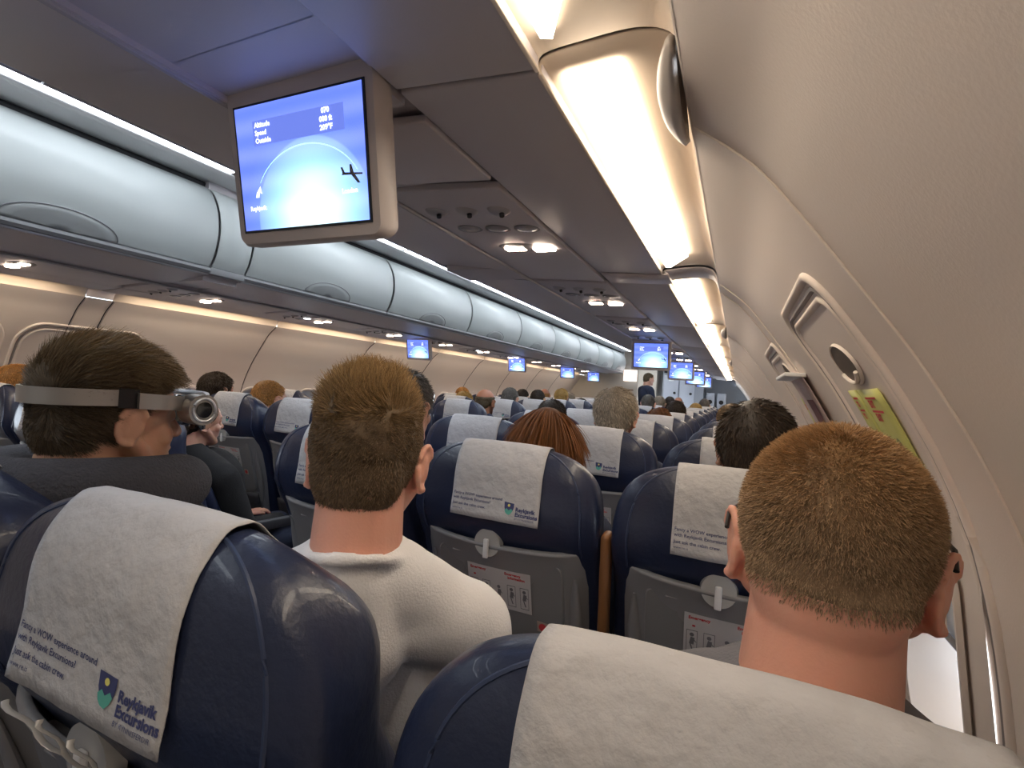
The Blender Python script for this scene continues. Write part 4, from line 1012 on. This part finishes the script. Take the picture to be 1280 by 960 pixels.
for s in(-1,1): b.cap((s*.02,-.05,1.378),(s*.165,-.045,1.358),.074,.064); b.cap((s*.185,-.04,1.34),(s*.225,.0,1.08),.062,.052); b.cap((s*.225,.0,1.08),(s*.175,.18,1.02),.05,.040)
o=remesh(b,'jacket',.008,3,M['c_navy'],at)
b=B()
for s in(-1,1): b.cap((s*.085,-.01,.92),(s*.095,.0,.50),.095,.068); b.cap((s*.095,.0,.50),(s*.10,-.02,.09),.064,.052)
o=remesh(b,'trousers',.008,3,M['c_navy'],at)
h=child('hair',H_short,M['h_dark'],at); h.location=hz-HC
for q in(-1,1): e=child('eye',EYE_me,M['eye'],at); e.location=hz+Vector((q*.031,.0785,.006))
tag(at,'cabin attendant in a dark suit standing in the aisle by the galley','person')

# ------------------------------------------------------------------ galley end
b=B(); b.box((-1.07,10.35,1.08),(1.46,.06,2.14),bev=.008); o=b.build('partition',M['partition']); tag(o,'cream partition wall at the forward end of the left seats','partition')
b=B(); b.box((-.50,10.31,1.63),(.26,.012,.22),bev=.004); o=b.build('notice_board',M['pinklit']); tag(o,'pale lit notice board on the cream partition','notice board')
b=B(); b.tube([(-1.05,10.305,.3),(-1.02,10.305,1.25),(-.96,10.305,1.34),(-.42,10.305,1.34)],.012,8); o=b.build('trim_partition',mat('brown trim',(.25,.14,.09),.5)); o['kind']='structure'
b=B(); b.box((-.45,11.9,1.08),(.62,.9,2.14),bev=.008); o=b.build('lavatory_wall',M['partition']); tag(o,'beige lavatory wall behind the standing attendant','wall unit')
g=empty('galley_unit',(.42,11.4,0))
b=B(); b.box((0,.35,1.07),(.84,.7,2.14),bev=.006); b.build('galley_body',M['galley'],g)
for k,x in enumerate((-.24,.09)):
    b=B(); b.box((x,-.012,1.22),(.30,.03,.98),bev=.008); d=b.build('galley_door',M['cart'],g)
    b=B(); b.cyl((x+.08,-.035,1.34),.028,.02,'y',18); b.build('door_latch',M['black'],d)
    b=B(); b.box((x,-.032,1.62),(.10,.012,.05),bev=.004); b.build('door_sign',M['white'],d)
b=B(); b.box((-.08,-.012,1.86),(.64,.03,.20),bev=.006); b.build('galley_locker',M['black'],g)
tag(g,'galley unit with two pale doors and round black latches behind the attendant','galley')
g=empty('galley_unit',(1.18,11.4,0))
b=B(); b.box((0,.35,.5),(.62,.7,1.0),bev=.006); b.box((0,.35,1.95),(.62,.7,.4),bev=.006); b.box((0,.6,1.4),(.62,.1,.8)); b.build('galley_body',M['galley'],g)
for k,x in enumerate((-.2,.02)):
    b=B(); b.box((x,.2,1.22),(.17,.26,.34),bev=.02); d=b.build('coffee_maker',M['cart'],g)
    b=B(); b.cyl((x,.055,1.20),.045,.04,'y',20); b.build('coffee_knob',M['black'],d)
b=B(); b.box((.0,.12,1.02),(.60,.16,.03),bev=.006); b.build('counter',M['black'],g)
tag(g,'dark galley counter with two metal coffee makers, right of the galley doors','galley')
t=empty('ceiling_lamp',(-.1,10.9,2.17)); b=B(); b.box((0,0,0),(.9,.16,.02),bev=.006); b.build('lamp_frame',M['cove'],t); b=B(); b.box((0,0,-.012),(.86,.12,.006)); b.build('lamp_lens',M['ceil_lamp'],t,smooth=False); tag(t,'cool white ceiling lamp over the forward galley','light')
# centre ceiling lamps over the aisle
for i in range(10):
    t=empty('ceiling_lamp',(0,-.8+1.06*i,2.16)); b=B(); b.box((0,0,0),(.20,.98,.012),bev=.004); b.build('lamp_frame',M['cove'],t)
    b=B(); b.box((0,0,-.008),(.16,.94,.006)); b.build('lamp_lens',M['ceil_lamp'],t,smooth=False); tag(t,'cool white aisle ceiling lamp, %s from the camera, hidden above the bins'%ords[i],'light','aisle ceiling lamps')

# ------------------------------------------------------------------ world, camera
w=bpy.data.worlds.new('World'); bpy.context.scene.world=w; w.use_nodes=True; bg=w.node_tree.nodes['Background']; bg.inputs[0].default_value=(.78,.88,1,1); bg.inputs[1].default_value=2.2
cam=bpy.data.cameras.new('Camera'); co=bpy.data.objects.new('Camera',cam); COL.objects.link(co)
F_,yaw,pitch,roll,cx,cz=630.21,.4235,.0022,.0649,1.5319,1.2822
f=Vector((-math.sin(yaw)*math.cos(pitch),math.cos(yaw)*math.cos(pitch),math.sin(pitch))); r0=Vector((math.cos(yaw),math.sin(yaw),0)); u0=r0.cross(f)
r=r0*math.cos(roll)+u0*math.sin(roll); u=-r0*math.sin(roll)+u0*math.cos(roll)
Mx=Matrix((r,u,-f)).transposed().to_4x4(); Mx.translation=Vector((cx,0,cz)); co.matrix_world=Mx
cam.sensor_width=36; cam.lens=F_/1280*36; cam.clip_start=.02; cam.dof.use_dof=False
sc=bpy.context.scene; sc.camera=co
sc.view_settings.view_transform='Standard'; sc.view_settings.look='None'; sc.view_settings.exposure=1.6; sc.view_settings.gamma=1; sc.view_settings.use_curve_mapping=False
sc.cycles.max_bounces=8; sc.cycles.diffuse_bounces=5
